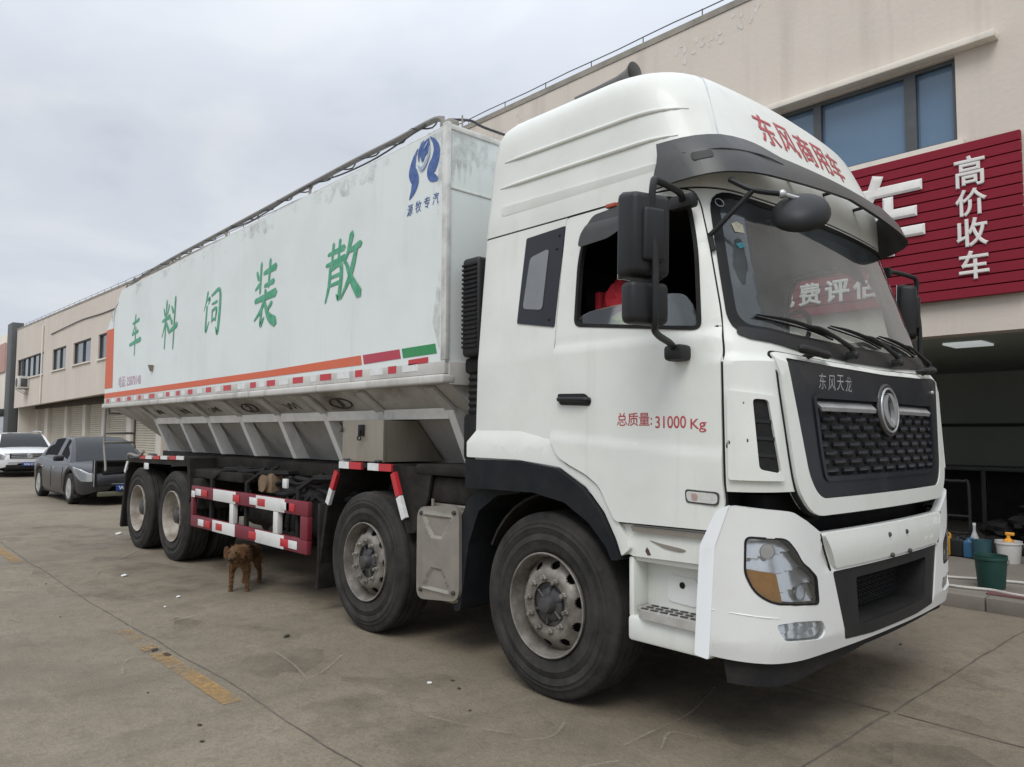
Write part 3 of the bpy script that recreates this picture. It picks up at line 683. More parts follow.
    for sg in (1, -1):
        Q = (lambda p: p) if sg > 0 else mir
        tp = [(-1.285,1.199),(-1.338,1.166),(-1.402,1.0),(-1.428,.480),(-1.368,.470),(-1.343,1.0)]
        obj('corner_strip', sheet(Q(rpoly(tp, .012)), cabmap, .027, .03, du=.03), M['trimw'], b)
        h = obj('headlight', sheet(Q(inset(HL, -.002)), cabmap, -.018, .03, du=.03, dv=.010, dfun=lambda u, z: .030*(.4-((z*11+abs(u)*2.2) % 1))+.004*math.sin(abs(u)*46)), M['reflct'], truck, ang=20)
        am = rpoly([(-1.222,.905),(-1.085,.885),(-1.055,.748),(-1.115,.758),(-1.185,.81),(-1.225,.885)], .012)
        obj('amber_lens', sheet(Q(am), cabmap, .008, .012), M['amber'], h)
        for (u, z, r) in ((-1.12,.985,.034),(-.95,.785,.034)):
            U = u*sg; c = Vector(cabmap(U, z, -.012)); n = (Vector(cabmap(U, z, .1))-Vector(cabmap(U, z, 0))).normalized()
            b2 = bmn(); lathe(b2, [(-.02,r*.55),(-.005,r*.8),(.012,r),(.014,r*1.04),(.008,r*1.06)], 24, 'z'); 
            q = n.to_track_quat('Z', 'Y').to_matrix().to_4x4(); q.translation = c
            b2.transform(q); obj('lamp_bowl', b2, M['reflct'], h)
        obj('cover_glass', sheet(Q(inset(HL, -.004)), cabmap, .016, 0, du=.03, dv=.04, dfun=lambda u, z: .010*math.sin((abs(u)-.84)/.39*math.pi)), M['lens'], h)
        hg = inset(HL, .004)
        obj('headlight_gasket', sheet(Q(hg), cabmap, .024, .08, holes=[Q(inset(HL, -.006))]), M['rub'], h)
        f = obj('fog_lamp', sheet(Q(inset(FG, -.003)), cabmap, -.012, .02, du=.02, dv=.005, dfun=lambda u, z: .012*(.4-((z*26+abs(u)*5) % 1))+.002*math.sin(u*120)), M['reflct'], truck, ang=20)
        obj('cover_glass', sheet(Q(inset(FG, -.003)), cabmap, .012, 0), M['lens'], f)
        # handles under the windscreen
        bm = bmn(); u = -.90*sg; s = sg
        tube(bm, [cabmap(u+s*t, 1.945-.08*t, d) for t, d in ((0,.060),(.02,.073),(.14,.075),(.15,.073),(.16,.073),(.24,.070),(.27,.03))], [.014,.022,.022,.018,.020,.020,.010], 10, 4)
        tube(bm, [cabmap(u+s*.13, 1.932, .07), cabmap(u+s*.13, 1.912, .0)], .016, 8)
        obj('grab_handle', bm, M['blk'], truck)
    # wipers
    for u0, u1, sag in ((-.345,-1.03,0),(.262,-.42,0),(.90,.20,0)):
        bm = bmn(); base = cabmap(u0, 1.950, .05)
        lathe(bm, [(-.03,.022),(.02,.022),(.03,.014),(.03,.0005)], 12, 'x', base)
        um = u0+(u1-u0)*.45
        tube(bm, [base, cabmap(u0, 1.985, .06), cabmap(u0-.07, 2.02, .055), cabmap(u0+(um-u0)*.75, 2.075, .05), cabmap(um, 2.085, .035)], [.016,.015,.012,.009,.007], 8, 5)
        w = obj('wiper', bm, M['blk'], truck)
        bm = bmn(); tube(bm, [cabmap(u1, 2.110, .022), cabmap(u1+(um-u1)*.5, 2.100, .028), cabmap(um, 2.080, .03), cabmap(um+(u0-um)*.75, 2.045, .022)], [.004,.010,.012,.006], 8, 6)
        tube(bm, [cabmap(u1, 2.103, .008), cabmap(um, 2.070, .010), cabmap(um+(u0-um)*.78, 2.035, .008)], .005, 6, 6)
        obj('wiper_blade', bm, M['rub'], w)
    # mirrors
    for sg in (-1, 1):
        bm = bmn(); dx = 0 if sg < 0 else .0
        box(bm, -.065, .065, -.122, .122, -.205, .205, .035, 3)
        for v in bm.verts:     # housing narrows towards the front
            if v.co.x > 0: v.co.y *= .90; v.co.z *= .95
        m = Matrix.Translation((.975, sg*1.605, 2.445)) @ Matrix.Rotation(R(sg*16), 4, 'Z') @ Matrix.Rotation(R(2), 4, 'Y')
        bm.transform(m)
        mm = obj('wing_mirror', bm, M['blk'], truck)
        bm = bmn(); box(bm, -.004, .004, -.10, .10, -.20, .20, .003); bm.transform(m @ Matrix.Translation((-.068,0,0))); obj('mirror_glass', bm, M['chrome'], mm)
        bm = bmn(); box(bm, -.02, .02, -.06, .06, -.13, .12, .018, 3); bm.transform(m @ Matrix.Translation((.066,0,.0))); obj('mirror_boss', bm, M['blk'], mm)
        bm = bmn(); box(bm, -.05, .05, -.11, .11, -.10, .10, .032, 3); bm.transform(Matrix.Translation((.975, sg*1.605, 2.13)) @ Matrix.Rotation(R(sg*16), 4, 'Z')); obj('lower_mirror', bm, M['blk'], mm)
        bm = bmn()
        tube(bm, [(.93,sg*1.235,2.70),(.98,sg*1.33,2.715),(1.02,sg*1.56,2.71),(1.04,sg*1.62,2.68),(1.03,sg*1.625,2.56)], .017, 10, 5)
        tube(bm, [(1.04,sg*1.63,2.43),(1.05,sg*1.625,2.30),(1.045,sg*1.62,2.06),(1.01,sg*1.57,1.995),(.965,sg*1.40,1.965),(.94,sg*1.335,1.95)], .017, 10, 5)
        obj('mirror_arm', bm, M['blk'], mm)
        bm = bmn(); box(bm, .885, .995, sg*1.30-.05, sg*1.30+.05, 1.885, 1.965, .022); obj('mirror_foot', bm, M['blk'], mm)
        bm = bmn(); box(bm, .86, 1.01, sg*1.23-.03, sg*1.23+.03, 2.66, 2.735, .02); obj('mirror_hinge', bm, M['blk'], mm)
    # round front mirror on a forked arm
    bm = bmn(); lathe(bm, [(.050,.0005),(.048,.04),(.042,.075),(.030,.108),(.012,.131),(-.006,.142),(-.022,.145),(-.034,.141),(-.04,.130),(-.04,.0005)], 40, 'z')
    bm.transform(Matrix.Translation((1.39,-.90,2.625)) @ Matrix.Rotation(R(38),4,'X') @ Matrix.Rotation(R(22),4,'Y') @ Matrix.Diagonal((.95,1.08,1.15,1)))
    fm = obj('front_mirror', bm, M['blk'], truck)
    bm = bmn(); a = Vector(RS(1.012, 2.525, .02)); j = Vector((1.235,-1.075,2.725)); k = Vector((1.33,-.97,2.705))
    tube(bm, [Vector(RS(1.034, 2.445, .012)), a, a+Vector((.02,0,.015)), j-(j-a)*.1, j], .013, 8, 4); tube(bm, [Vector((1.12,-1.10,2.80)), j, k], .014, 8, 4)
    obj('mirror_arm', bm, M['blk'], fm)
    bm = bmn(); bmesh.ops.create_uvsphere(bm, u_segments=10, v_segments=8, radius=.022, matrix=Matrix.Translation(k)); tube(bm, [k, Vector((1.39,-.90,2.68))], .012, 8); obj('mirror_clamp', bm, M['satin'], fm)
make_front()

def make_interior():
    bm = bmn(); box(bm, .78, 1.12, -1.08, 1.08, 1.75, 2.03, .06); box(bm, .62, .80, .2, .9, 1.80, 2.06, .05)
    obj('dashboard', bm, M['dash'], truck)
    bm = bmn(); tube(bm, [(.58+.09*math.sin(t), .55+.225*math.cos(t), 2.17+.20*math.sin(t)) for t in [i*2*math.pi/32 for i in range(33)]], .017, 8, caps=False)
    for t in (.3, 2.8, 4.7): tube(bm, [(.60,.55,2.08),(.58+.09*math.sin(t), .55+.225*math.cos(t), 2.17+.20*math.sin(t))], .016, 8)
    tube(bm, [(.60,.55,2.12),(.78,.55,1.85)], .035, 10); obj('steering_wheel', bm, M['rub'], truck)
    for y in (-.60, .60):
        bm = bmn(); box(bm, -.15, .38, y-.26, y+.26, 1.55, 1.75, .06); s = obj('seat', bm, M['int'], truck)
        bm = bmn(); box(bm, -.28, -.10, y-.25, y+.25, 1.70, 2.30, .07); box(bm, -.27, -.15, y-.14, y+.14, 2.32, 2.50, .05); obj('seat_back', bm, M['int'], s)
    bm = bmn(); box(bm, -.60, .95, -1.15, 1.15, 1.30, 1.36); obj('cab_floor', bm, M['int'], truck)
    bm = bmn(); box(bm, -.58, -.30, -1.12, 1.12, 1.5, 1.85, .04); obj('bunk', bm, M['int'], truck)
make_interior()
def blob(bm, c, s, n=2, amp=.15, sd=1):
    random.seed(sd); r = bmesh.ops.create_icosphere(bm, subdivisions=n, radius=1)
    for v in r['verts']:
        k = 1+amp*(random.random()-.5)*2; v.co = Vector((v.co.x*s[0]*k+c[0], v.co.y*s[1]*k+c[1], v.co.z*s[2]*k+c[2]))
t = obj('cloth_bag', (lambda b: (blob(b, (.30,-.95,2.27), (.09,.10,.16), 3, .12, 4), b)[1])(bmn()), M['redc'])
tag(t, 'crumpled red cloth bundle behind the open side window of the truck cab', 'bag')
bm = bmn(); box(bm, .155, .20, -1.02, -.86, 2.08, 2.37, .012); t = obj('folder', bm, M['redc']); tag(t, 'upright flat red folder beside the red bundle in the truck cab', 'folder')
bm = bmn(); blob(bm, (.34,-1.02,2.11), (.14,.08,.12), 3, .15, 8); t = obj('pillow', bm, M['yel']); tag(t, 'pale yellow cushion low behind the truck cab side window', 'pillow')

# ------------------------------------------------------------------ the truck: wheels and chassis
AX = [-.035, -2.007, -6.327, -7.62]
RT = .533
def wheel_front(sg):
    root = bpy.data.objects.new('wheel', None); COL.objects.link(root); root.parent = truck
    f = sg      # outward direction along y ; local y = 0 at the outer sidewall
    P = lambda prof: [(f*-a, r) for a, r in prof]
    bm = bmn(); lathe(bm, P([(.035,.292),(.012,.305),(.004,.33),(0,.37),(-.003,.374),(0,.378),(0,.405),(.004,.409),(0,.414),(.001,.44),(-.003,.446),(.002,.452),(.006,.468),(.004,.472),(.012,.485),(.016,.492),(.018,.515),(.03,.529),(.045,.533),
        (.062,.533),(.064,.520),(.070,.520),(.072,.533),(.112,.533),(.114,.520),(.121,.520),(.123,.533),(.175,.533),(.177,.520),(.184,.520),(.186,.533),(.226,.533),(.228,.520),(.234,.520),(.236,.533),(.252,.533),(.27,.527),(.285,.49),(.297,.42),(.295,.33),(.275,.292)]), 72, close=True)
    ty = obj('tyre', bm, M['tyre'], root, ang=50)
    return root, ty
def rim_front(root, f):
    # convex disc with ten hand holes, flange, studs and hub cap
    T = [(0,-.035),(.10,-.035),(.135,-.030),(.16,-.022),(.182,-.018),(.205,-.030),(.245,-.070),(.262,-.09),(.27,-.10)]
    rad = [.128,.145,.165,.185,.196]+[.200+.004*i for i in range(15)]+[.262,.270]; n = 180; bm = bmn(); rings = []
    for r in rad: rings.append([bm.verts.new((r*math.cos(k*2*math.pi/n), f*lerp_tab(T, r)[0], r*math.sin(k*2*math.pi/n))) for k in range(n)])
    for i in range(len(rad)-1):
        for k in range(n):
            rm = (rad[i]+rad[i+1])/2; aa = ((k+.5)*2*math.pi/n) % (math.pi/5) - math.pi/10
            if ((rm-.228)/.0225)**2+(rm*aa/.031)**2 < 1: continue
            bm.faces.new((rings[i][k], rings[i][(k+1)%n], rings[i+1][(k+1)%n], rings[i+1][k]))
    g = bmesh.ops.extrude_face_region(bm, geom=bm.faces[:])
    for v in [v for v in g['geom'] if isinstance(v, bmesh.types.BMVert)]: v.co.y -= f*.012
    lathe(bm, [(f*a, r) for a, r in ((-.010,.300),(.004,.301),(.007,.296),(.004,.290),(-.012,.287),(-.06,.272),(-.12,.264),(-.25,.262),(-.25,.268),(-.02,.295))], 56, close=True)
    rim = obj('rim', bm, M['steel'], root, ang=40)
    bm = bmn(); lathe(bm, [(f*a, r) for a, r in ((-.10,.262),(-.11,.2),(-.12,.0005))], 40); obj('brake_drum', bm, M['rub'], rim)
    for k in range(10):
        a = R(36*k); obj('wheel_nut', lathe(bmn(), [(f*-.03,.019),(f*-.012,.019),(f*-.008,.014),(f*.012,.013),(f*.014,.0005)], 6, 'y', (.152*math.cos(a), 0, .152*math.sin(a))), M['steel'], rim, flat=True)
    bm = bmn(); lathe(bm, [(f*a, r) for a, r in ((-.05,.13),(-.048,.122),(-.052,.10),(-.040,.094),(-.03,.075),(-.028,.058),(.0,.050),(.016,.044),(.02,.03),(.02,.0005))], 36)
    for k in range(6):
        m = Matrix.Rotation(R(60*k), 4, 'Y'); box(bm, -.007, .007, *sorted((f*-.05, f*-.026)), .05, .118, .003, 1, m)
    obj('hub', bm, M['hub'], rim)
def rim_rear(root, f):
    bm = bmn(); lathe(bm, [(f*a, r) for a, r in ((-.010,.300),(.004,.301),(.007,.296),(.004,.290),(-.014,.286),(-.06,.272),(-.12,.262),(-.15,.245),(-.165,.22),(-.17,.13),(-.18,.13),(-.18,.25),(-.25,.262),(-.25,.268),(-.02,.295))], 56, close=True)
    rim = obj('rim', bm, M['rimr'], root, ang=40)
    bm = bmn(); lathe(bm, [(f*a, r) for a, r in ((-.175,.135),(-.10,.115),(-.09,.10),(-.05,.085),(-.04,.07),(-.035,.0005))], 36); obj('hub', bm, M['hub'], rim)
    for k in range(10):
        a = R(36*k); obj('wheel_nut', lathe(bmn(), [(f*-.17,.017),(f*-.135,.017),(f*-.13,.0005)], 6, 'y', (.168*math.cos(a), 0, .168*math.sin(a))), M['rimr'], rim, flat=True)
    for k in range(10):
        a = R(18+36*k); obj('rim_hole', lathe(bmn(), [(f*-.172,.001),(f*-.168,.024),(f*-.172,.026)], 12, 'y', (.222*math.cos(a), 0, .222*math.sin(a))), M['rub'], rim)
def make_wheels():
    for sg in (-1, 1):
        w, t = wheel_front(sg); rim_front(w, sg); w.location = (AX[0], sg*1.24, RT); w.rotation_euler.y = R(8)
        c = copy_tree(w, truck); c.location = (AX[1], sg*1.24, RT); c.rotation_euler.y = R(-21)
        w, t = wheel_front(sg); rim_rear(w, sg); w.location = (AX[2], sg*1.235, RT-.012)
        c = copy_tree(w, truck); c.location = (AX[3], sg*1.235, RT-.012); c.rotation_euler.y = R(40)
        for x in AX[2:]:
            q = bpy.data.objects.new('wheel', None); COL.objects.link(q); q.parent = truck; copy_tree(t, q); q.location = (x, sg*.90, RT-.012)
    for x in AX:
        bm = bmn(); tube(bm, [(x,-1.0,RT),(x,1.0,RT)], .075, 12); box(bm, x-.16, x+.16, -.22, .22, RT-.18, RT+.18, .06)
        for s in (-1, 1): box(bm, x-.75 if x > -3 else x-.5, x+.75 if x > -3 else x+.5, s*.45-.045, s*.45+.045, RT+.06, RT+.24, .02)
        obj('axle', bm, M['dirtblk'], truck)
make_wheels()
def make_chassis():
    bm = bmn()
    for s in (-1, 1):
        box(bm, -9.0, 1.1, s*.43-.045, s*.43+.045, .78, 1.06, .01); box(bm, -9.05, -.9, s*.43-.05, s*.43+.05, 1.062, 1.24, .01)
    for k in range(9): box(bm, -8.9+k*1.1, -8.8+k*1.1, -.385, .385, .82, 1.02, .01)
    obj('chassis_rail', bm, M['chas'], truck)
    # engine and gearbox mass under the cab
    bm = bmn(); box(bm, -.9, .95, -.38, .38, .55, 1.18, .08); box(bm, -1.9, -.9, -.25, .25, .55, .95, .08); tube(bm, [(-1.9,0,.72),(-6.2,0,.58)], .06, 12); obj('engine', bm, M['dirtblk'], truck)
    # mud-caked frame cover between cab and second axle
    bm = bmn(); box(bm, -1.55, -.70, -1.12, -.50, 1.03, 1.22, .03); box(bm, -1.45, -.75, -1.17, -.75, 1.225, 1.30, .02); box(bm, -1.60, -.75, -1.08, -.5, .90, 1.028, .02)
    obj('frame_cover', bm, M['dirtblk'], truck)
    # pressed metal box ahead of the second wheel
    bm = bmn(); box(bm, -1.335, -.885, -1.20, -.70, .37, 1.0, .045, 3); b = obj('battery_box', bm, M['alu'], truck)
    lid = rpoly([(-1.35,1.0),(-.875,1.045),(-.865,.41),(-1.35,.355)], .09, 6)
    def prs(x, z):
        u = (x+1.11)/.235; v = (z-.70)/.32
        e = max(abs(u)/.80, abs(v)/.86); k = .010*max(0, min(1, (1-e)/.08))
        tri = abs(v)-.22 > .62*abs(u) if abs(v) > .2 else False
        wdt = .26+.62*(abs(v)-.30)/.55
        ins = .32 < abs(v) < .80 and abs(u) < wdt*.82
        return k-(.013 if ins else 0)
    obj('box_lid', sheet(lid, planemap('y', -1.215, -1), 0, .03, du=.02, dv=.02, dfun=prs), M['alu'], b, ang=25)
    for x, z in ((-1.29,.96),(-.92,.99),(-1.29,.43),(-.92,.46)): obj('lid_bolt', lathe(bmn(), [(0,.016),(-.016,.014),(-.018,.0005)], 8, 'y', (x,-1.216,z)), M['hub'], b)
    bm = bmn(); box(bm, -1.30,-.88,-1.12,-.72,1.001,1.028,.008); tube(bm, [(-1.25,-1.15,1.01),(-1.25,-1.15,1.06)], .012, 8); obj('box_bracket', bm, M['alu'], b)
    # stainless tool box under the hopper
    bm = sheet([(-2.46,1.30),(-1.85,1.30),(-1.85,1.628),(-2.46,1.628)], planemap('y', -1.185, -1), 0, .02); tb0 = bmn()
    A = [(-2.45,-1.18,1.30),(-1.86,-1.18,1.30),(-1.86,-1.18,1.622),(-2.45,-1.18,1.622)]; B = [(-2.45,-.60,1.30),(-1.86,-.60,1.30),(-1.86,-.86,1.622),(-2.45,-.86,1.622)]
    va = [tb0.verts.new(p) for p in A]; vb = [tb0.verts.new(p) for p in B]; tb0.faces.new(va); tb0.faces.new(vb[::-1])
    for k in range(4): tb0.faces.new((va[k], va[(k+1)%4], vb[(k+1)%4], vb[k]))
    tb = obj('tool_box', tb0, M['stain'], truck); obj('box_door', bm, M['stain'], tb)
    bm = bmn(); box(bm, -2.20,-2.12,-1.200,-1.186,1.50,1.59,.004); box(bm, -2.175,-2.145,-1.215,-1.20,1.515,1.55,.004); tube(bm, [(-2.16,-1.212,1.51),(-2.18,-1.215,1.475),(-2.13,-1.215,1.47),(-2.145,-1.212,1.50)], .006, 8, 4); obj('latch', bm, M['chas'], tb)
    for q in ((-2.40,-2.33,-1.215,-1.186,1.30,1.315), (-1.93,-1.86,-1.215,-1.186,1.30,1.315), (-2.478,-2.455,-1.205,-1.18,1.53,1.57)): obj('hinge', box(bmn(), *q, .003), M['hub'], tb)
    # mudguard of the second wheel
    for s in (1, -1):
        mg = bmn(); P = planemap('y', s*1.20, s)
        outer = [(-2.86,.20),(-2.70,.90),(-2.47,1.285),(-1.685,1.285),(-1.53,.93),(-1.46,.80),(-1.49,.80),(-1.56,.92),(-1.71,1.25),(-2.45,1.25),(-2.66,.88),(-2.82,.20)]
        sheet(outer, P, 0, .55, bm=mg, us=[], vs=[])
        m = obj('mudguard', mg, M['dirtblk'], truck)
        obj('guard_web', sheet([(-1.705,1.25),(-1.68,1.283),(-1.25,1.283),(-1.30,1.05),(-1.45,.80),(-1.55,.92)], planemap('y', s*1.16, s), 0, .02, us=[], vs=[]), M['dirtblk'], m)
    P = planemap('y', -1.21, -1); bm, bw = 0, 1
    def bar(b, p, q, w): 
        p, q = Vector(p), Vector(q); n = Vector((-(q-p).y, (q-p).x)).normalized()*w/2
        obj('white_reflector' if b else 'red_reflector', sheet([tuple(p+n), tuple(q+n), tuple(q-n), tuple(p-n)], P, .006, .03, us=[], vs=[]), M['refw' if b else 'refr'], m)
    bar(bm, (-2.30,1.262), (-2.12,1.262), .055); bar(bm, (-1.86,1.262), (-1.69,1.262), .055); bar(bm, (-2.51,1.20), (-2.585,1.06), .055); bar(bm, (-1.675,1.225), (-1.60,1.06), .055)
    bar(bw, (-2.46,1.262), (-2.305,1.262), .055); bar(bw, (-2.02,1.262), (-1.865,1.262), .055); bar(bw, (-2.588,1.053), (-2.65,.93), .055); bar(bw, (-1.597,1.053), (-1.52,.90), .055)
    obj('mud_flap', sheet([(-2.83,.20),(-2.52,.215),(-2.50,.95),(-2.68,.90)], planemap('x', 0, 1) if 0 else (lambda u, v, d: (-2.55-.10*(1-v)+d, -1.22+(u+2.83)*.9, v))), M['dirtblk'], m) if 0 else None
    bm = bmn(); box(bm, -2.80, -2.77, -1.215, -.90, .20, .92, .005); obj('mud_flap', bm, M['dirtblk'], m)
    # side guard, red and white
    bm = bmn(); y0, y1 = -1.265, -1.215
    box(bm, -5.62, -2.89, y0, y1, .80, .925, .01); box(bm, -5.62, -2.89, y0, y1, .475, .60, .01); box(bm, -3.02, -2.888, y0, y1, .60, .80, .006); box(bm, -5.622, -5.56, y0, y1, .60, .80, .006)
    g = obj('side_guard', bm, M['guard'], truck)
    bm = bmn()
    for a, b in ((-4.95,-4.28),(-3.98+.05,-3.32)):
        pass
    for z in (.8625, .5375):
        for a, b in ((-4.98,-4.40),(-3.92,-3.32)): obj('white_band', box(bmn(), a, b, y0-.003, y0+.01, z-.060, z+.060, .002), M['guardw'], g)
    for x in (-4.50, -3.50): obj('upright', box(bmn(), x-.045, x+.045, y0-.001, y1, .60, .80, .004), M['guardw'], g)
    for z, L in ((.862, ((-5.40,'w'),(-5.22,'r'),(-4.38,'r'),(-3.98,'w'),(-3.80,'r'),(-3.30,'w'),(-3.20,'r'))), (.538, ((-5.30,'w'),(-5.12,'r'),(-4.80,'r'),(-3.98,'r'),(-3.30,'r'),(-3.14,'w')))):
        for x, k in L: obj('white_reflector' if k == 'w' else 'red_reflector', box(bmn(), x-.08, x+.08, y0-.0065, y0-.002, z-.035, z+.035, .001), M['refw' if k == 'w' else 'refr'], g)
    obj('white_reflector', box(bmn(), -5.60,-5.50,y0-.006,y0-.002,.80,.87,.001), M['refw'], g)
    for x in (-5.2,-4.3,-3.2): obj('guard_bracket', tube(bmn(), [(x,-1.19,.50),(x,-1.19,1.02),(x+.16,-1.12,1.12),(x+.5,-1.0,1.13),(x+.5,-.45,1.13)], .028, 6, 0), M['chas'], g)
    bm = bmn(); box(bm, -1.42,-.62,.62,1.20,.28,1.02,.10,4); obj('side_tank', bm, M['chas'], truck)
    bm = bmn(); box(bm, -5.6,-2.9,1.21,1.26,.80,.925,.01); box(bm, -5.6,-2.9,1.21,1.26,.475,.60,.01); [box(bm, x-.04,x+.04,1.20,1.25,.45,1.0,.01) for x in (-5.4,-4.2,-3.1)]; obj('side_guard', bm, M['guard'], truck)
    bm = bmn(); box(bm, -5.3,-4.3,.55,1.1,.5,1.0,.08,3); obj('spare_box', bm, M['chas'], truck)
    # tanks, pumps and hoses behind the guard
    bm = bmn(); box(bm, -4.0,-3.0,-1.02,-.52,.55,1.02,.08,3); box(bm, -3.2,-2.95,-1.0,-.5,.80,1.10,.05); obj('fuel_tank', bm, M['chas'], truck)
    bm = bmn(); box(bm, -4.25,-3.95,-1.10,-.85,.93,1.12,.01); lathe(bm, [(-1.13,.085),(-1.11,.09),(-1.09,.085)], 20, 'y', (-4.10,0,1.02)); obj('hydraulic_pump', bm, mat('tan_housing', (.22,.15,.085), .7, col2=(.08,.06,.05), scale=12), truck)
    bm = bmn(); tube(bm, [(-4.9,-.8,.66),(-4.2,-.8,.66)], .14, 16); tube(bm, [(-3.9,-1.05,.55),(-3.3,-1.05,.55)], .10, 14); obj('air_tank', bm, M['dirtblk'], truck)
    bm = bmn(); random.seed(5)
    for k in range(9):
        x = -5.5+k*.3; z = .95+random.random()*.22; tube(bm, [(x,-.95-.1*random.random(),z),(x+.5,-1.05,z-.1*random.random()),(x+.9,-1.0,z+.03)], .016+.012*random.random(), 7, 5)
    for k in range(5):
        x = -3.7+.12*k; tube(bm, [(x,-1.0,.95),(x+.05,-1.15,.80),(x-.03,-1.13,.62),(x-.10,-1.0,.60)], .015, 7, 5)
    tube(bm, [(-4.75,-1.05,.70),(-4.45,-1.1,.92)], .02, 7)
    obj('hose_bundle', bm, M['rub'], truck)
    obj('bracket_tab', box(bmn(), -3.62,-3.53,-1.15,-1.12,1.0,1.09,.01, 2), M['guardw'], truck)
    bm = bmn(); box(bm, -5.85,-4.5,-1.16,-.5,1.0,1.10,.02); box(bm, -5.9,-3.0,-.9,-.5,1.10,1.235,.02); box(bm, -5.9,-5.55,-1.18,-.5,.65,1.0,.03); obj('equipment_shelf', bm, M['dirtblk'], truck)
    # rear wings
    for s in (1, -1):
        rg = bmn(); sheet([(-8.47,.22),(-8.28,1.05),(-8.15,1.16),(-6.05,1.24),(-5.86,1.22),(-5.80,.80),(-5.88,.62),(-5.93,.62),(-5.86,.80),(-5.93,1.13),(-8.08,1.11),(-8.24,1.02),(-8.42,.22)], planemap('y', s*1.21, s), 0, .58, bm=rg, us=[], vs=[])
        m = obj('rear_wing', rg, M['dirtblk'], truck)
    P = planemap('y', -1.215, -1)
    for x, k in ((-7.55,'r'),(-7.30,'w'),(-7.0,'r'),(-6.72,'w'),(-6.42,'r'),(-6.16,'w')):
        z = 1.20+.04*(x+8.1)/2.1-.02; obj('red_reflector' if k == 'r' else 'white_reflector', sheet([(x-.12,z-.024),(x+.12,z-.021),(x+.12,z+.024),(x-.12,z+.021)], P, .004, .02, us=[], vs=[]), M['refr' if k == 'r' else 'refw'], m)
    obj('white_reflector', sheet([(-8.33,.98),(-8.22,1.12),(-8.14,1.12),(-8.27,.95)], P, .006, .02, us=[], vs=[]), M['refw'], m); obj('white_reflector', box(bmn(), -7.45,-7.28,-1.225,-1.215,1.04,1.12,.004), M['refw'], m)
    bm = bmn(); tube(bm, [(-8.25,-1.20,1.16),(-8.1,-1.22,1.22),(-7.7,-1.22,1.20),(-7.5,-1.22,1.26)], .018, 8, 5); obj('wing_pipe', bm, M['alu'], m)
    obj('mud_flap', sheet([(-8.47,.20),(-8.40,.20),(-8.22,1.05),(-8.28,1.05)], planemap('y', -1.205, -1), 0, .55), M['dirtblk'], m)
make_chassis()

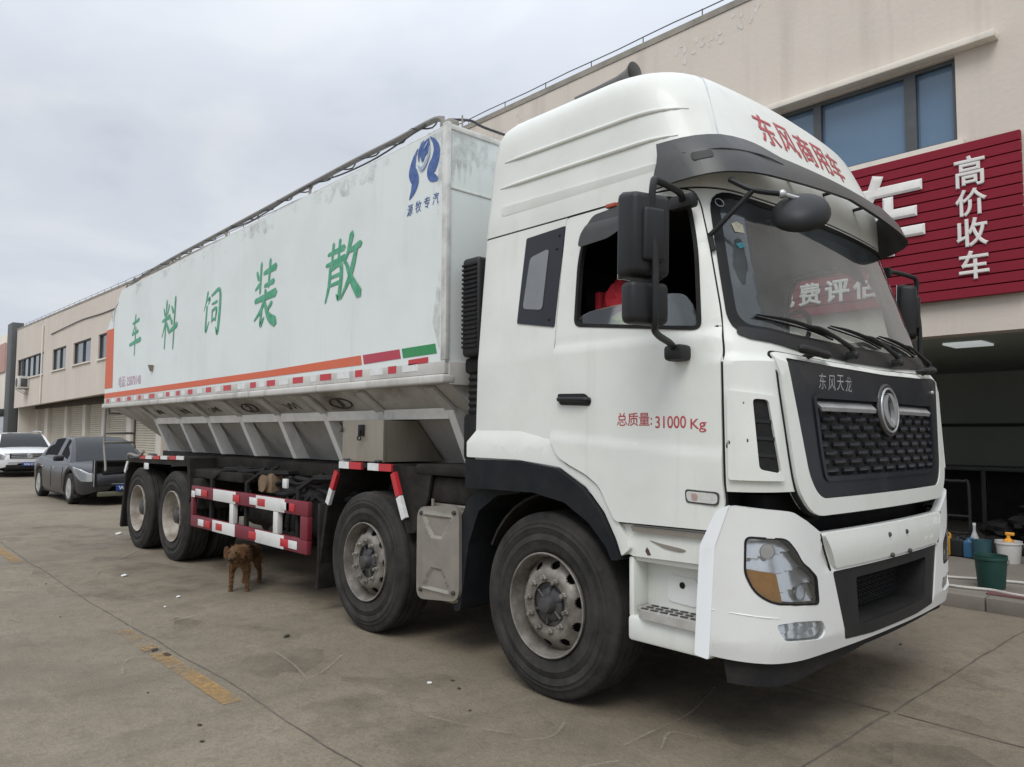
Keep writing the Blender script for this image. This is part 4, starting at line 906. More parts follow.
# ------------------------------------------------------------------ the truck: feed tank
def make_tank():
    XF, XB, W = -1.0, -9.33, 1.25
    prof = [(XF,2.02),(XF,3.68),(-8.66,3.555),(XB,3.05),(XB,2.02)]
    bm = sheet(prof, planemap('y', -W, -1), 0, 2*W, us=frange(XB, XF, .6), vs=[2.5,3.0,3.4])
    tk = obj('feed_tank', bm, M['tank'], truck)
    # edges: rusty corner post, top rails
    bm = bmn()
    box(bm, XF-.045, XF+.012, -W-.006, -W+.03, 2.03, 3.71, .004); box(bm, XF-.045, XF+.012, W-.03, W+.006, 2.03, 3.71, .004); box(bm, XF-.02, XF+.008, -W+.03, W-.03, 3.66, 3.70, .004)
    obj('corner_post', bm, M['tankedge'], tk)
    bm = bmn()
    for s in (-1, 1): tube(bm, [(XF-.05,s*(W-.014),3.684),(-8.66,s*(W-.014),3.559),(XB,s*(W-.014),3.055)], .013, 6)
    obj('top_rail', bm, M['tankedge'], tk)
    bm = bmn(); box(bm, XF, XF+.006, -W+.02, W-.02, 3.236, 3.250, .002); obj('front_seam', bm, M['tankedge'], tk)
    P = planemap('y', -W, -1)
    # stripes and reflective marks
    def S(name, pts, m, d=.003): return obj(name, sheet(pts, P, d, .002, us=[], vs=[]), M[m], tk)
    S('orange_stripe', [(XB+.01,2.016),(-2.07,2.062),(-2.09,2.138),(-3.7,2.115),(XB+.01,2.09)], 'orange')
    S('orange_band', [(XB+.004,2.16),(XB+.004,3.04),(-8.96,3.04),(-8.93,2.16)], 'orange')
    S('crimson_stripe', [(-2.04,2.064),(-1.53,2.074),(-1.55,2.144),(-2.06,2.138)], 'crim')
    S('green_stripe', [(-1.50,2.075),(-1.09,2.08),(-1.11,2.150),(-1.52,2.145)], 'greens')
    rf = []; x = XB+.12; k = 0; random.seed(11)
    while x < -1.25:
        w = random.uniform(.10,.20); z0 = 1.975+.005*(x+9)*.5
        q = [(x,z0-.025),(x+w,z0-.024),(x+w,z0+.03),(x,z0+.03)]
        rf.append((q, k % 2)); x += w+random.uniform(.04,.16); k += 1
    rf.append(([(-1.43,2.015),(-1.19,2.022),(-1.19,2.062),(-1.43,2.055)], 0))
    # bottom rail
    bm = bmn()
    for s in (-1, 1):
        ys = sorted((s*1.20, s*1.252)); box(bm, XB, XF, *ys, 1.935, 2.02, .004)
        ys = sorted((s*1.17, s*1.29)); box(bm, XB+.02, XF+.02, *ys, 1.865, 1.93, .018, 3)
    box(bm, XF-.08, XF+.016, -1.22, 1.22, 1.86, 2.02, .006)
    rl = obj('bottom_rail', bm, M['hopper'], tk)
    for q, k in rf: obj('white_reflector' if k else 'red_reflector', sheet(q, P, .004, .001, us=[], vs=[]), M['refw' if k else 'refr'], rl)
    # hopper: sloping upper skirt, recessed lower belly
    half = [(1.20,1.88),(.985,1.719),(.90,1.690),(.52,1.245)]; a = half+[(-y, z) for y, z in half[::-1]]
    bm = bmn(); va = [bm.verts.new((XF-.02-.05*(1.88-z), y, z)) for y, z in a]; vb = [bm.verts.new((XB+.1+1.75*(1.88-z), y, z)) for y, z in a]
    bm.faces.new(va); bm.faces.new(vb[::-1]); m_ = len(a)
    for k in range(m_): bm.faces.new((va[k], va[(k+1)%m_], vb[(k+1)%m_], vb[k]))
    hp = obj('hopper', bm, M['hopper'], tk)
    def strip(name, xa, xb, p, m):
        bm = bmn(); va = [bm.verts.new((xa, y, z)) for y, z in p]; vb = [bm.verts.new((xb, y, z)) for y, z in p]
        bm.faces.new(va); bm.faces.new(vb[::-1])
        for j in range(4): bm.faces.new((va[j], va[(j+1)%4], vb[(j+1)%4], vb[j]))
        return obj(name, bm, m, hp)
    n = 8
    for s in (-1, 1):
        for k in range(n):
            x = -1.26-.935*k
            q = lambda *pp: [(s*y, z) for y, z in pp]
            strip('rib_root', x-.055, x+.055, q((1.19,1.860),(.97,1.695),(.985,1.703),(1.205,1.868)) if 0 else q((1.185,1.862),(.965,1.697),(.979,1.678),(1.199,1.843)), M['hopper'])
            strip('hopper_rib', x-.042, x+.042, q((1.02,1.735),(.90,1.70),(.66,1.262),(.80,1.262)), M['rib'])
            if k < n-1: strip('hopper_brace', x-.935+.043, x-.043, q((.995,1.712),(.90,1.70),(.90,1.632),(.978,1.632)), M['rib'])
    # hand-painted numerals and ovals on the hopper bays
    num = mat('worn_black_marking', (.05,.04,.035), .8)
    slope = lambda u, v, d: (u, -(1.20-.62*v)-.6*(d+.003), 1.88-.465*v-.8*(d+.003))
    for x, ch in ((-2.70,'1'),(-3.63,''),(-4.57,'2'),(-5.5,''),(-6.44,''),(-7.35,'')):
        if ch:
            obj('oval_marking', tube(bmn(), [slope(x+.17*math.cos(a), .21+.085*math.sin(a), .004) for a in [i*2*math.pi/28 for i in range(29)]], .007, 6, caps=False), num, hp)
            w = .018 if ch == '1' else .05; obj('numeral', lettering(bmn(), ch, x-w, x+w, .27, .15, slope, d=.006, bold=.03), num, hp)
        else:
            random.seed(int(-x*10))
            obj('scrawl', tube(bmn(), [slope(x-.12+.035*q+random.uniform(-.03,.03), .20+(.06 if q % 2 else -.05)+random.uniform(-.02,.02), .003) for q in range(8)], .0035, 5, 4), num, hp)
    # green brush lettering, faded phone number, blue emblem
    G = GLYPHS
    for ch, x0, x1, z0, z1 in (('san',-2.70,-2.11,2.60,3.16),('zhuang',-4.13,-3.61,2.55,3.19),('si',-5.48,-4.96,2.60,3.09),('liao',-6.86,-6.31,2.54,3.16),('che',-8.18,-7.69,2.57,3.12)):
        bm = bmn(); brush(bm, G[ch], x0, x1, z0, z1, lambda u, v, d, c=(x0+x1)/2: P(u+.06*(v-2.85), v, d), wk=1.2); obj('lettering', bm, M['green'], tk)
    bm = bmn(); lettering(bm, '电话:13587068', -8.62, -7.62, 2.14, 2.30, P, d=.003, bold=.01) if 0 else None
    for k, w in enumerate((.14,.14,.06,.09,.09,.09,.09,.09,.09)):
        pass
    lettering(bm, '电话: 25870148', -8.62, -7.62, 2.15, 2.31, P, d=.003, bold=.006); obj('phone_lettering', bm, M['purple'], tk)
    bm = bmn(); brush(bm, [[(4,0,3),(16,14,15),(22,30,22),(14,46,24),(14,60,16),(22,78,8),(30,88,2)], [(92,18,8),(76,26,17),(74,38,24),(86,54,22),(90,72,17),(82,88,9),(70,99,2)]], -1.46,-1.08,3.25,3.655, P, .003, wk=.9)
    brush(bm, [[(46,62,6),(48,76,20),(58,86,22),(64,95,8)], [(34,64,3),(34,78,5),(42,92,4),(50,97,2)]], -1.46,-1.08,3.25,3.655, P, .006, wk=.9)
    obj('emblem', bm, M['blue'], tk)
    bm = bmn(); brush(bm, [[(32,56,2),(42,48,6),(52,50,7),(66,66,5),(70,82,2)], [(52,82,2),(60,88,3),(64,92,2)]], -1.46,-1.08,3.25,3.655, P, .010, wk=.9); obj('emblem_light', bm, M['bluel'], tk)
    bm = bmn()
    for i, ch in enumerate('源牧专汽'): lettering(bm, ch, -1.475+i*.105, -1.475+i*.105+.075, 3.125+.006*i, 3.21+.006*i, P, d=.003, bold=.004, shear=.15)
    obj('emblem_lettering', bm, M['blue'], tk)
    bm = bmn(); tube(bm, [(-7.16,-1.262,2.30),(-7.16,-1.262,2.38)], [.02,.05], 10); obj('drain_plug', bm, M['alu'], tk)
    # conduit with cable lying on posts along the top edge
    bm = bmn()
    pts = [(-1.10,-1.20,3.74),(-1.16,-1.20,3.79),(-1.32,-1.20,3.80),(-1.7,-1.20,3.79),(-2.3,-1.2,3.79),(-3.1,-1.2,3.775),(-4.2,-1.2,3.75),(-5.3,-1.2,3.73),(-6.6,-1.2,3.705),(-7.8,-1.2,3.665),(-8.4,-1.2,3.60),(-8.75,-1.2,3.52)]
    tube(bm, pts, .022, 8, 5); cd = obj('conduit', bm, M['hose'], tk)
    bm = bmn(); random.seed(2); q = []
    for i in range(60):
        t = i/59; x = -1.15-7.4*t; q.append((x, -1.2+.028*math.sin(i*2.1), 3.80-.12*t-.06*max(0,t-.8)+.026*math.cos(i*2.1)-.02*random.random()))
    tube(bm, q, .006, 6, 3); 
    tube(bm, [(-1.1,-1.15,3.78),(-1.05,-1.0,3.80),(-1.02,-.9,3.77),(-1.0,-.6,3.76),(-.97,-.45,3.74),(-.97,-.42,3.5)], .010, 6, 4)
    tube(bm, [(-1.3,-1.22,3.78),(-1.9,-1.24,3.70),(-2.5,-1.23,3.71),(-3.1,-1.22,3.76),(-4.2,-1.22,3.69),(-5.0,-1.21,3.72)], .007, 6, 5)
    tube(bm, [(-8.55,-1.2,3.62),(-8.75,-1.22,3.5),(-8.80,-1.24,3.40),(-8.95,-1.24,3.30),(-8.98,-1.24,3.05)], .014, 6, 4)
    obj('cable', bm, M['hub'], cd)
    for x in (-1.12,-3.1,-5.0,-6.7,-8.2): obj('conduit_post', tube(bmn(), [(x,-1.2,3.52),(x,-1.2,3.795-.015*abs(x+1))], .014, 8), M['alu'], cd)
    bm = bmn(); box(bm, -1.12,-1.0,-1.23,-1.14,3.68,3.745,.012); obj('junction_block', bm, M['alu'], cd); obj('rod', tube(bmn(), [(-1.02,-1.1,3.66),(-1.02,-1.1,3.80)], .007, 6), M['alu'], cd)
    # ladder at the tail
    bm = bmn()
    for y in (-1.22,-.80): tube(bm, [(-9.36,y,1.98),(-9.37,y,1.35),(-9.33,y,1.28)], .017, 8)
    tube(bm, [(-9.37,-1.22,1.32),(-9.10,-1.26,1.05),(-9.0,-1.28,.95)], .016, 8)
    for z in (1.80,1.50,1.36): tube(bm, [(-9.36,-1.22,z),(-9.36,-.80,z)], .018, 8)
    tube(bm, [(-9.2,-1.2,1.98),(-9.2,-1.22,1.78)], .02, 8)
    obj('ladder', bm, M['hose'], truck)
    # snorkel air intake behind the cab
    bm = bmn(); box(bm, -.90,-.72,-1.19,-.92,2.04,2.72,.03,3); ai = obj('air_intake', bm, M['blk'], truck)
    bm = bmn()
    for k in range(19): box(bm, -.885,-.735,-1.203,-1.185,2.10+k*.031,2.116+k*.031,.003,1)
    obj('intake_louvre', bm, M['rub'], ai)
    bm = bmn(); box(bm, -.93,-.74,-1.14,-.94,1.93,2.045,.03)
    lathe(bm, [(1.93,.085)]+[(1.92-.022*i, .095 if i % 2 else .082) for i in range(12)]+[(1.65,.085)], 20, 'z', (-.84,-1.05,0)); box(bm, -.94,-.74,-1.14,-.92,1.34,1.66,.03); obj('intake_bellows', bm, M['rub'], ai)
    # trumpet horn on the roof
    bm = bmn(); lathe(bm, [(-.48,.014),(-.30,.018),(-.12,.028),(-.04,.044),(0,.068),(.004,.070),(.0,.066),(-.04,.036),(-.2,.0005)], 24, 'x', (.0,-.86,3.675))
    bmesh.ops.translate(bm, vec=(.34,0,.03), verts=bm.verts); h = obj('roof_horn', bm, mat('weathered_horn', (.16,.155,.15), .6, col2=(.09,.085,.08), scale=9), truck)
    for x in (.1,-.1): obj('horn_stand', tube(bmn(), [(x,-.86,3.70),(x,-.86,3.58)], .012, 8), M['chas'], h)
GLYPHS = dict(
 san=[[(8,78,4),(52,82,7)],[(22,92,5),(20,66,4)],[(40,95,5),(38,66,4)],[(4,62,4),(56,67,7)],[(16,56,5),(14,30,5),(6,6,3)],[(16,54,4),(46,57,6),(44,10,6),(36,14,2)],[(18,42,3),(42,44,4)],[(17,30,3),(42,32,4)],
      [(72,98,8),(64,74,5),(54,58,2)],[(68,74,4),(96,80,7)],[(86,76,6),(74,40,7),(50,6,2)],[(60,58,4),(78,30,8),(98,8,11)]],
 zhuang=[[(10,86,5),(18,76,6)],[(6,60,3),(22,66,5)],[(28,98,6),(27,54,5)],[(40,82,4),(90,87,8)],[(66,99,6),(63,60,5)],[(46,62,4),(84,66,6)],[(50,54,6),(56,48,5)],[(8,42,5),(94,48,9)],[(52,44,6),(34,26,5),(8,12,2)],[(38,30,5),(36,4,6),(50,14,2)],[(80,34,5),(62,24,3)],[(50,36,5),(70,14,9),(97,4,11)]],
 si=[[(24,98,6),(16,76,4),(6,58,2)],[(18,80,3),(36,83,6),(30,70,2)],[(22,66,5),(21,10,6),(38,30,2)],[(46,88,4),(91,92,7),(88,4,8),(74,14,2)],[(50,68,3),(77,71,5)],[(53,54,4),(54,28,4)],[(53,53,4),(76,56,5),(72,30,4)],[(54,32,3),(73,34,4)]],
 liao=[[(10,84,4),(18,72,6)],[(44,88,6),(36,72,3)],[(4,60,4),(52,66,7)],[(28,98,6),(26,4,4)],[(26,58,5),(6,28,2)],[(30,56,4),(46,40,7)],[(62,84,4),(72,74,7)],[(58,62,4),(68,52,7)],[(50,34,4),(100,46,8)],[(84,100,6),(82,0,3)]],
 che=[[(22,80,4),(78,86,7)],[(46,99,6),(38,70,5),(22,52,4)],[(22,52,4),(74,58,6)],[(2,28,5),(98,36,9)],[(52,68,6),(50,0,4)]])
make_tank()

# ------------------------------------------------------------------ ground, kerb, markings
def concrete():
    m = bpy.data.materials.new('yard_concrete'); m.use_nodes = True; nt = m.node_tree; N = nt.nodes.new; L = nt.links.new
    b = nt.nodes['Principled BSDF']; tc = N('ShaderNodeTexCoord')
    def noise(sc, det, ro, lo, hi, st=(1,1,1), dist=0):
        mp = N('ShaderNodeMapping'); mp.inputs['Scale'].default_value = st; L(tc.outputs['Object'], mp.inputs[0])
        n = N('ShaderNodeTexNoise'); n.inputs['Scale'].default_value = sc; n.inputs['Detail'].default_value = det; n.inputs['Roughness'].default_value = ro; n.inputs['Distortion'].default_value = dist
        L(mp.outputs[0], n.inputs['Vector']); r = N('ShaderNodeMapRange'); r.inputs[1].default_value = lo; r.inputs[2].default_value = hi; L(n.outputs[0], r.inputs[0]); return r.outputs[0]
    def mix(fac, a, bcol, k=1.0, mode='MIX'):
        x = N('ShaderNodeMix'); x.data_type = 'RGBA'; x.blend_type = mode
        f = N('ShaderNodeMath'); f.operation = 'MULTIPLY'; f.inputs[1].default_value = k; L(fac, f.inputs[0]); L(f.outputs[0], x.inputs[0])
        if isinstance(a, tuple): x.inputs[6].default_value = (*a, 1)
        else: L(a, x.inputs[6])
        x.inputs[7].default_value = (*bcol, 1); return x.outputs[2]
    c = mix(noise(.42, 5, .6, .35, .68), (0.239,0.201,0.145), (0.168,0.139,0.099))
    c = mix(noise(1.3, 8, .65, .50, .75, (1,.55,1), .6), c, (0.097,0.080,0.056), .72)       # damp / oily patches
    c = mix(noise(2.6, 9, .7, .56, .72, (.35,1.2,1)), c, (0.299,0.256,0.187), .6)     # pale scoured streaks along the drive
    c = mix(noise(7, 9, .78, .47, .66), c, (0.115,0.094,0.066), .62)
    c = mix(noise(34, 8, .8, .46, .62), c, (0.120,0.101,0.075), .55)
    c = mix(noise(90, 5, .75, .54, .66), c, (0.339,0.304,0.231), .6)
    c = mix(noise(70, 2, .5, .68, .74), c, (0.070,0.060,0.047), .7)
    L(c, b.inputs['Base Color'])
    rr = N('ShaderNodeMapRange'); rr.inputs[3].default_value = .62; rr.inputs[4].default_value = .9; L(noise(1.3, 6, .6, .3, .7), rr.inputs[0]); L(rr.outputs[0], b.inputs['Roughness'])
    h = N('ShaderNodeMath'); h.operation = 'ADD'; L(noise(38, 6, .7, .2, .8), h.inputs[0]); L(noise(4, 6, .6, .2, .8), h.inputs[1])
    bp = N('ShaderNodeBump'); bp.inputs['Strength'].default_value = .5; bp.inputs['Distance'].default_value = .009; L(h.outputs[0], bp.inputs['Height']); L(bp.outputs[0], b.inputs['Normal'])
    return m
def worn(name, col, lo, hi, scale=22, rough=.85, amax=.85):
    """paint or chalk that has partly worn away: patchy coverage over what lies below"""
    m = bpy.data.materials.new(name); m.use_nodes = True; nt = m.node_tree; N = nt.nodes.new; L = nt.links.new
    b = nt.nodes['Principled BSDF']; b.inputs['Base Color'].default_value = (*col, 1); b.inputs['Roughness'].default_value = rough
    tc = N('ShaderNodeTexCoord'); n = N('ShaderNodeTexNoise'); n.inputs['Scale'].default_value = scale; n.inputs['Detail'].default_value = 8; n.inputs['Roughness'].default_value = .75
    L(tc.outputs['Object'], n.inputs['Vector']); n2 = N('ShaderNodeTexNoise'); n2.inputs['Scale'].default_value = 1.6; L(tc.outputs['Object'], n2.inputs['Vector'])
    a = N('ShaderNodeMath'); a.operation = 'ADD'; L(n.outputs[0], a.inputs[0]); L(n2.outputs[0], a.inputs[1])
    r = N('ShaderNodeMapRange'); r.inputs[1].default_value = lo; r.inputs[2].default_value = hi; r.inputs[4].default_value = amax; L(a.outputs[0], r.inputs[0]); L(r.outputs[0], b.inputs['Alpha'])
    return m
GY = planemap('z', 0, 1)
def tank_grime():
    g = worn('run_down_grime', (.16,.145,.12), 1.0, 1.4, 13, amax=.42); g2 = worn('hopper_grime', (.17,.135,.105), .9, 1.3, 4, amax=.55)
    tk = bpy.data.objects['feed_tank']
    X = planemap('x', -.9985, 1); Y = planemap('y', -1.2525, -1); random.seed(41)
    def edge(a, b, z, lo, hi, n):
        top = [(a+(b-a)*i/n, z(a+(b-a)*i/n)) for i in range(n+1)]; return top+[(u, w-random.uniform(lo, hi)) for u, w in reversed(top)]
    obj('grime', sheet(edge(-1.22, 1.1, lambda u: 3.66, .10, .42, 90), X, .004, 0, us=[], vs=[]), g, tk)
    obj('grime', sheet(edge(-9.1, -1.03, lambda u: 3.667+.0163*(u+1.0) if u > -8.66 else 3.55+(u+8.66)*.75, .03, .17, 120), Y, .0005, 0, us=[], vs=[]), g, tk)
    obj('grime', sheet([(-1.06,2.1),(-1.03,3.6),(-1.06,3.62),(-1.12,3.2),(-1.08,2.7),(-1.14,2.3)], Y, .001, 0, us=[], vs=[]), g, tk)
    SL = lambda u, v, d: (u, -(1.20-.62*v)-.6*d, 1.88-.465*v-.8*d)
    obj('grime', sheet([(-8.6,.02),(-1.3,.02),(-1.3,.33),(-8.4,.33)], SL, .002, 0, us=frange(-8.6,-1.3,.5), vs=[.15]), g2, tk)
tank_grime()
def make_ground():
    bm = sheet([(-420,-260),(120,-260),(120,420),(-420,420)], GY, 0, 0, us=[-60,-20,0,20,60], vs=[-40,-10,0,10,40]); tag(obj('ground', bm, concrete()), kind='structure')
    # slab joints: dark filler, slightly ragged
    jt = mat('joint_filler', (.080,.070,.060), .9, col2=(.21,.18,.145), scale=5); bm = bmn(); random.seed(21)
    def joint(p, q, w=.012, wob=.02, step=.12):
        p, q = Vector(p), Vector(q); n = max(2, int((q-p).length/step)); d = (q-p).normalized(); nn = Vector((-d.y, d.x)); prev = None; off = 0
        for i in range(n+1):
            c = p+(q-p)*i/n; off = max(-wob, min(wob, off+random.uniform(-.008,.008))); ww = w*(.5+random.random()*.8)
            a = bm.verts.new((*(c+nn*(off+ww/2)), .003)); b = bm.verts.new((*(c+nn*(off-ww/2)), .003))
            if prev: bm.faces.new((prev[0], a, b, prev[1]))
            prev = (a, b)
    for y in (-2.46,-7.0): joint((-40,y),(1.385,y),.010,.07); joint((1.42,y),(14,y),.013,.04)
    for y in (.03,): joint((-.55,y),(1.385,y),.012); joint((1.42,y),(9,y),.012)
    for x in (1.40,): joint((x,-12),(x,-7.02)); joint((x,-6.98),(x,-2.55)); joint((x,-2.36),(x,.01)); joint((x,.05),(x,3.12))
    tag(obj('ground_joint', bm, jt), kind='structure')
    ye = worn('worn_yellow_paint', (.42,.255,.09), .84, 1.20, 22, amax=.8)
    bm = bmn()
    for a, b in ((-3.26,-2.55),(-2.45,-1.16),(-8.9,-7.25),(-13.9,-12.6)): sheet([(a,-2.655),(b,-2.655),(b,-2.545),(a,-2.545)], GY, .007, 0, us=[], vs=[], bm=bm)
    tag(obj('yellow_line', bm, ye), kind='structure')
    ch = worn('pale_scuff', (.36,.325,.27), .85, 1.35, 30, amax=.55); bm = bmn()
    S = [[(-5.62,-3.03),(-5.19,-2.87),(-4.75,-2.89),(-4.58,-2.98),(-4.42,-3.14),(-4.08,-3.13),(-3.83,-2.84)],[(-2.1,-2.92),(-2.4,-2.81),(-2.41,-2.68)],[(-.66,-2.75),(-.77,-2.58),(-.87,-2.37),(-.64,-2.58),(-.62,-2.67)],
       [(-.9,-2.35),(-1.19,-2.18),(-1.31,-1.96),(-1.55,-1.68)],[(-.98,-2.26),(-.92,-2.22),(-1.0,-2.13)],[(-2.32,-2.37),(-2.72,-2.25),(-2.91,-2.08)],[(-3.18,-2.56),(-3.86,-2.38),(-4.48,-2.22)],[(-3.03,-2.6),(-3.26,-2.2),(-3.35,-1.93)],
       [(-.51,-1.91),(-.27,-1.92),(.11,-1.8),(.3,-1.7)],[(.70,-1.43),(.69,-1.21),(.67,-.83),(.53,-.37)],[(.85,-1.34),(.76,-1.13),(.92,-1.08)],[(.29,-1.84),(.39,-1.63),(.31,-1.44)],[(-7.5,-1.2),(-6.2,-2.0),(-5.6,-2.2)],[(-1.9,-2.0),(-1.5,-2.05),(-1.1,-2.15)],[(.1,-2.7),(.5,-2.3),(.8,-1.6)]]
    for k, s in enumerate(S):
        P = smooth_path([(x, y, 0) for x, y in s], 8); prev = None
        for i, p in enumerate(P):
            t = (P[min(i+1,len(P)-1)]-P[max(0,i-1)]).normalized(); n = Vector((-t.y,t.x,0)); w = .0065*(1+.4*math.sin(i*.7+k))
            a = bm.verts.new((p.x+n.x*w, p.y+n.y*w, .011+.0006*k)); b = bm.verts.new((p.x-n.x*w, p.y-n.y*w, .011+.0006*k))
            if prev: bm.faces.new((prev[0], a, b, prev[1]))
            prev = (a, b)
    tag(obj('ground_scuff', bm, ch), kind='structure')
    oil = worn('oil_stain', (.07,.058,.045), .95, 1.4, 3, amax=.34); bm = bmn(); random.seed(77)
    for k, (x, y, r, q) in enumerate(((-.3,-1.9,.55,1.6),(-2.4,-2.15,.5,1.8),(1.9,-.9,.6,1.2),(-5.6,-2.0,.7,2.2),(2.2,1.2,.6,1.5),(-3.4,-3.6,.5,1.4),(.6,-.2,.9,1.3),(-9.5,-1.6,.8,2))):
        sheet([(x+q*r*random.uniform(.75,1.2)*math.cos(a), y+r*random.uniform(.75,1.2)*math.sin(a)) for a in [i*2*math.pi/22 for i in range(22)]], GY, .001+.0001*k, 0, us=[], vs=[], bm=bm)
    tag(obj('ground_stain', bm, oil), kind='structure')
    # raised walk with kerb in front of the shops
    kb = mat('kerb_concrete', (.20,.18,.152), .85, col2=(.11,.095,.08), scale=3, bump=.2)
    bm = bmn()
    for k in range(70): box(bm, 12-k, 12.99-k, 3.13, 3.27, -.05, .125, .012)
    tag(obj('kerb', bm, kb), kind='structure')
    wk = mat('walk_concrete', (.20,.175,.148), .85, col2=(.12,.105,.09), scale=1.2, bump=.2, bscale=25)
    bm = bmn(); box(bm, -80, 16, 3.272, 14, -.05, .12); tag(obj('pavement', bm, wk), kind='structure')
make_ground()
random.seed(31)
pm = mat('scrap_paper', (.66,.66,.63), .8, col2=(.5,.5,.48), scale=30); dm = mat('dark_crumb', (.045,.038,.03), .9, col2=(.09,.07,.05), scale=30)
for x, y, s in ((-5.63,-1.93,.055),(-4.2,-1.86,.032),(-.70,-1.57,.02),(-9.23,-1.0,.07),(-3.86,-2.09,.018)):
    bm = bmn(); pts = [(s*(.7+.5*random.random())*math.cos(a), s*.7*(.7+.5*random.random())*math.sin(a)) for a in [i*2*math.pi/7 for i in range(7)]]
    sheet(pts, lambda u, v, d: (u, v, .004+d+.18*abs(u)+.1*s*math.sin(v/s*3)), 0, .0015, us=[0], vs=[0], bm=bm)
    tag(obj('paper_scrap', bm, pm), 'small torn scrap of white paper lying on the concrete yard', 'litter', 'paper scraps on the yard').location = (x, y, 0)
for x, y in ((-2.53,-2.59),(-2.35,-2.57),(-2.26,-1.74),(-5.68,-2.64),(-4.06,-2.85),(-1.66,-2.9),(-.96,-2.86),(-.74,-2.93),(-.64,-1.44),(-.5,-1.5),(-.18,-1.68),(.9,1.49)):
    bm = bmn(); r = random.uniform(.006,.012); r = r*2.0 if x in (-2.53,-2.35,-2.26) else r
    blob(bm, (0,0,r*.5), (r*1.5,r,r*.6), 1, .3, int(abs(x*100)))
    o = tag(obj('dark_crumb', bm, dm), 'small dark dry crumb of dirt lying on the concrete yard', 'debris', 'dark crumbs on the yard'); o.location = (x, y, 0); o.rotation_euler.z = random.random()*3

# ------------------------------------------------------------------ workshop building
def plaster(name, a, b, stain):
    m = bpy.data.materials.new(name); m.use_nodes = True; nt = m.node_tree; N = nt.nodes.new; L = nt.links.new
    p = nt.nodes['Principled BSDF']; p.inputs['Roughness'].default_value = .9; tc = N('ShaderNodeTexCoord')
    def noise(sc, det, lo, hi, st=(1,1,1)):
        mp = N('ShaderNodeMapping'); mp.inputs['Scale'].default_value = st; L(tc.outputs['Object'], mp.inputs[0])
        n = N('ShaderNodeTexNoise'); n.inputs['Scale'].default_value = sc; n.inputs['Detail'].default_value = det; n.inputs['Roughness'].default_value = .65; L(mp.outputs[0], n.inputs['Vector'])
        r = N('ShaderNodeMapRange'); r.inputs[1].default_value = lo; r.inputs[2].default_value = hi; L(n.outputs[0], r.inputs[0]); return r.outputs[0]
    x = N('ShaderNodeMix'); x.data_type = 'RGBA'; x.inputs[6].default_value = (*a,1); x.inputs[7].default_value = (*b,1); L(noise(.5, 6, .3, .7), x.inputs[0])
    st = noise(1.6, 6, .50, .78, (1.6,1,.10)); k = N('ShaderNodeMath'); k.operation = 'MULTIPLY'; k.inputs[1].default_value = .6; L(st, k.inputs[0])
    y = N('ShaderNodeMix'); y.data_type = 'RGBA'; y.inputs[7].default_value = (*stain,1); L(k.outputs[0], y.inputs[0]); L(x.outputs[2], y.inputs[6]); L(y.outputs[2], p.inputs['Base Color'])
    bp = N('ShaderNodeBump'); bp.inputs['Strength'].default_value = .25; bp.inputs['Distance'].default_value = .01; L(noise(14, 6, .2, .8), bp.inputs['Height']); L(bp.outputs[0], p.inputs['Normal'])
    return m
M['wall'] = plaster('beige_render', (.64,.575,.505), (.57,.515,.45), (.42,.375,.325))
M['wall2'] = plaster('cream_render', (.74,.69,.61), (.67,.62,.545), (.46,.42,.36))
M['cap'] = mat('stained_parapet', (.34,.31,.27), .9, col2=(.10,.10,.085), scale=2.2, bump=.3)
M['peel'] = mat('bare_patch', (.66,.63,.59), .9, col2=(.5,.45,.40), scale=8)
M['frame'] = mat('dark_window_frame', (.075,.08,.085), .45, .3, col2=(.12,.12,.12), scale=6)
M['pane'] = mat('blue_tinted_glass', (.095,.165,.255), .05, col2=(.125,.20,.285), scale=1.2, coat=.6)
M['pane2'] = mat('dark_window_glass', (.03,.045,.055), .06, col2=(.075,.10,.115), scale=.6, coat=.4)
M['shut'] = mat('beige_shutter', (.62,.57,.47), .6, col2=(.50,.455,.37), scale=2.5, stretch=(1,1,.3))
M['soff'] = mat('shaded_soffit', (.085,.072,.056), .9, col2=(.14,.12,.095), scale=2)  # dark brown colour paints in the shade under the overhang
M['dark'] = mat('dark_interior', (.36,.40,.36), .7, col2=(.44,.47,.43), scale=1.2)
WP = planemap('y', 5.0, -1)
bld = thing('workshop_building', 'long two-storey beige workshop building with shutters and upper windows behind the truck', 'building', (0,0,0))
LW = [(-54.4,-46.8,4.80,6.08),(-44.55,-41.5,4.83,6.0),(-39.95,-36.65,4.86,5.97),(-35.35,-31.6,4.82,5.97),(-29.6,-26,4.85,5.95),(-24,-20.4,4.85,5.95),(-18.4,-14.8,4.85,5.92),(-12.8,-9.2,4.86,5.9)]
RW = [(-5.6,.36,4.865,5.87)]
rect = lambda a, b, c, d: [(a,c),(b,c),(b,d),(a,d)]
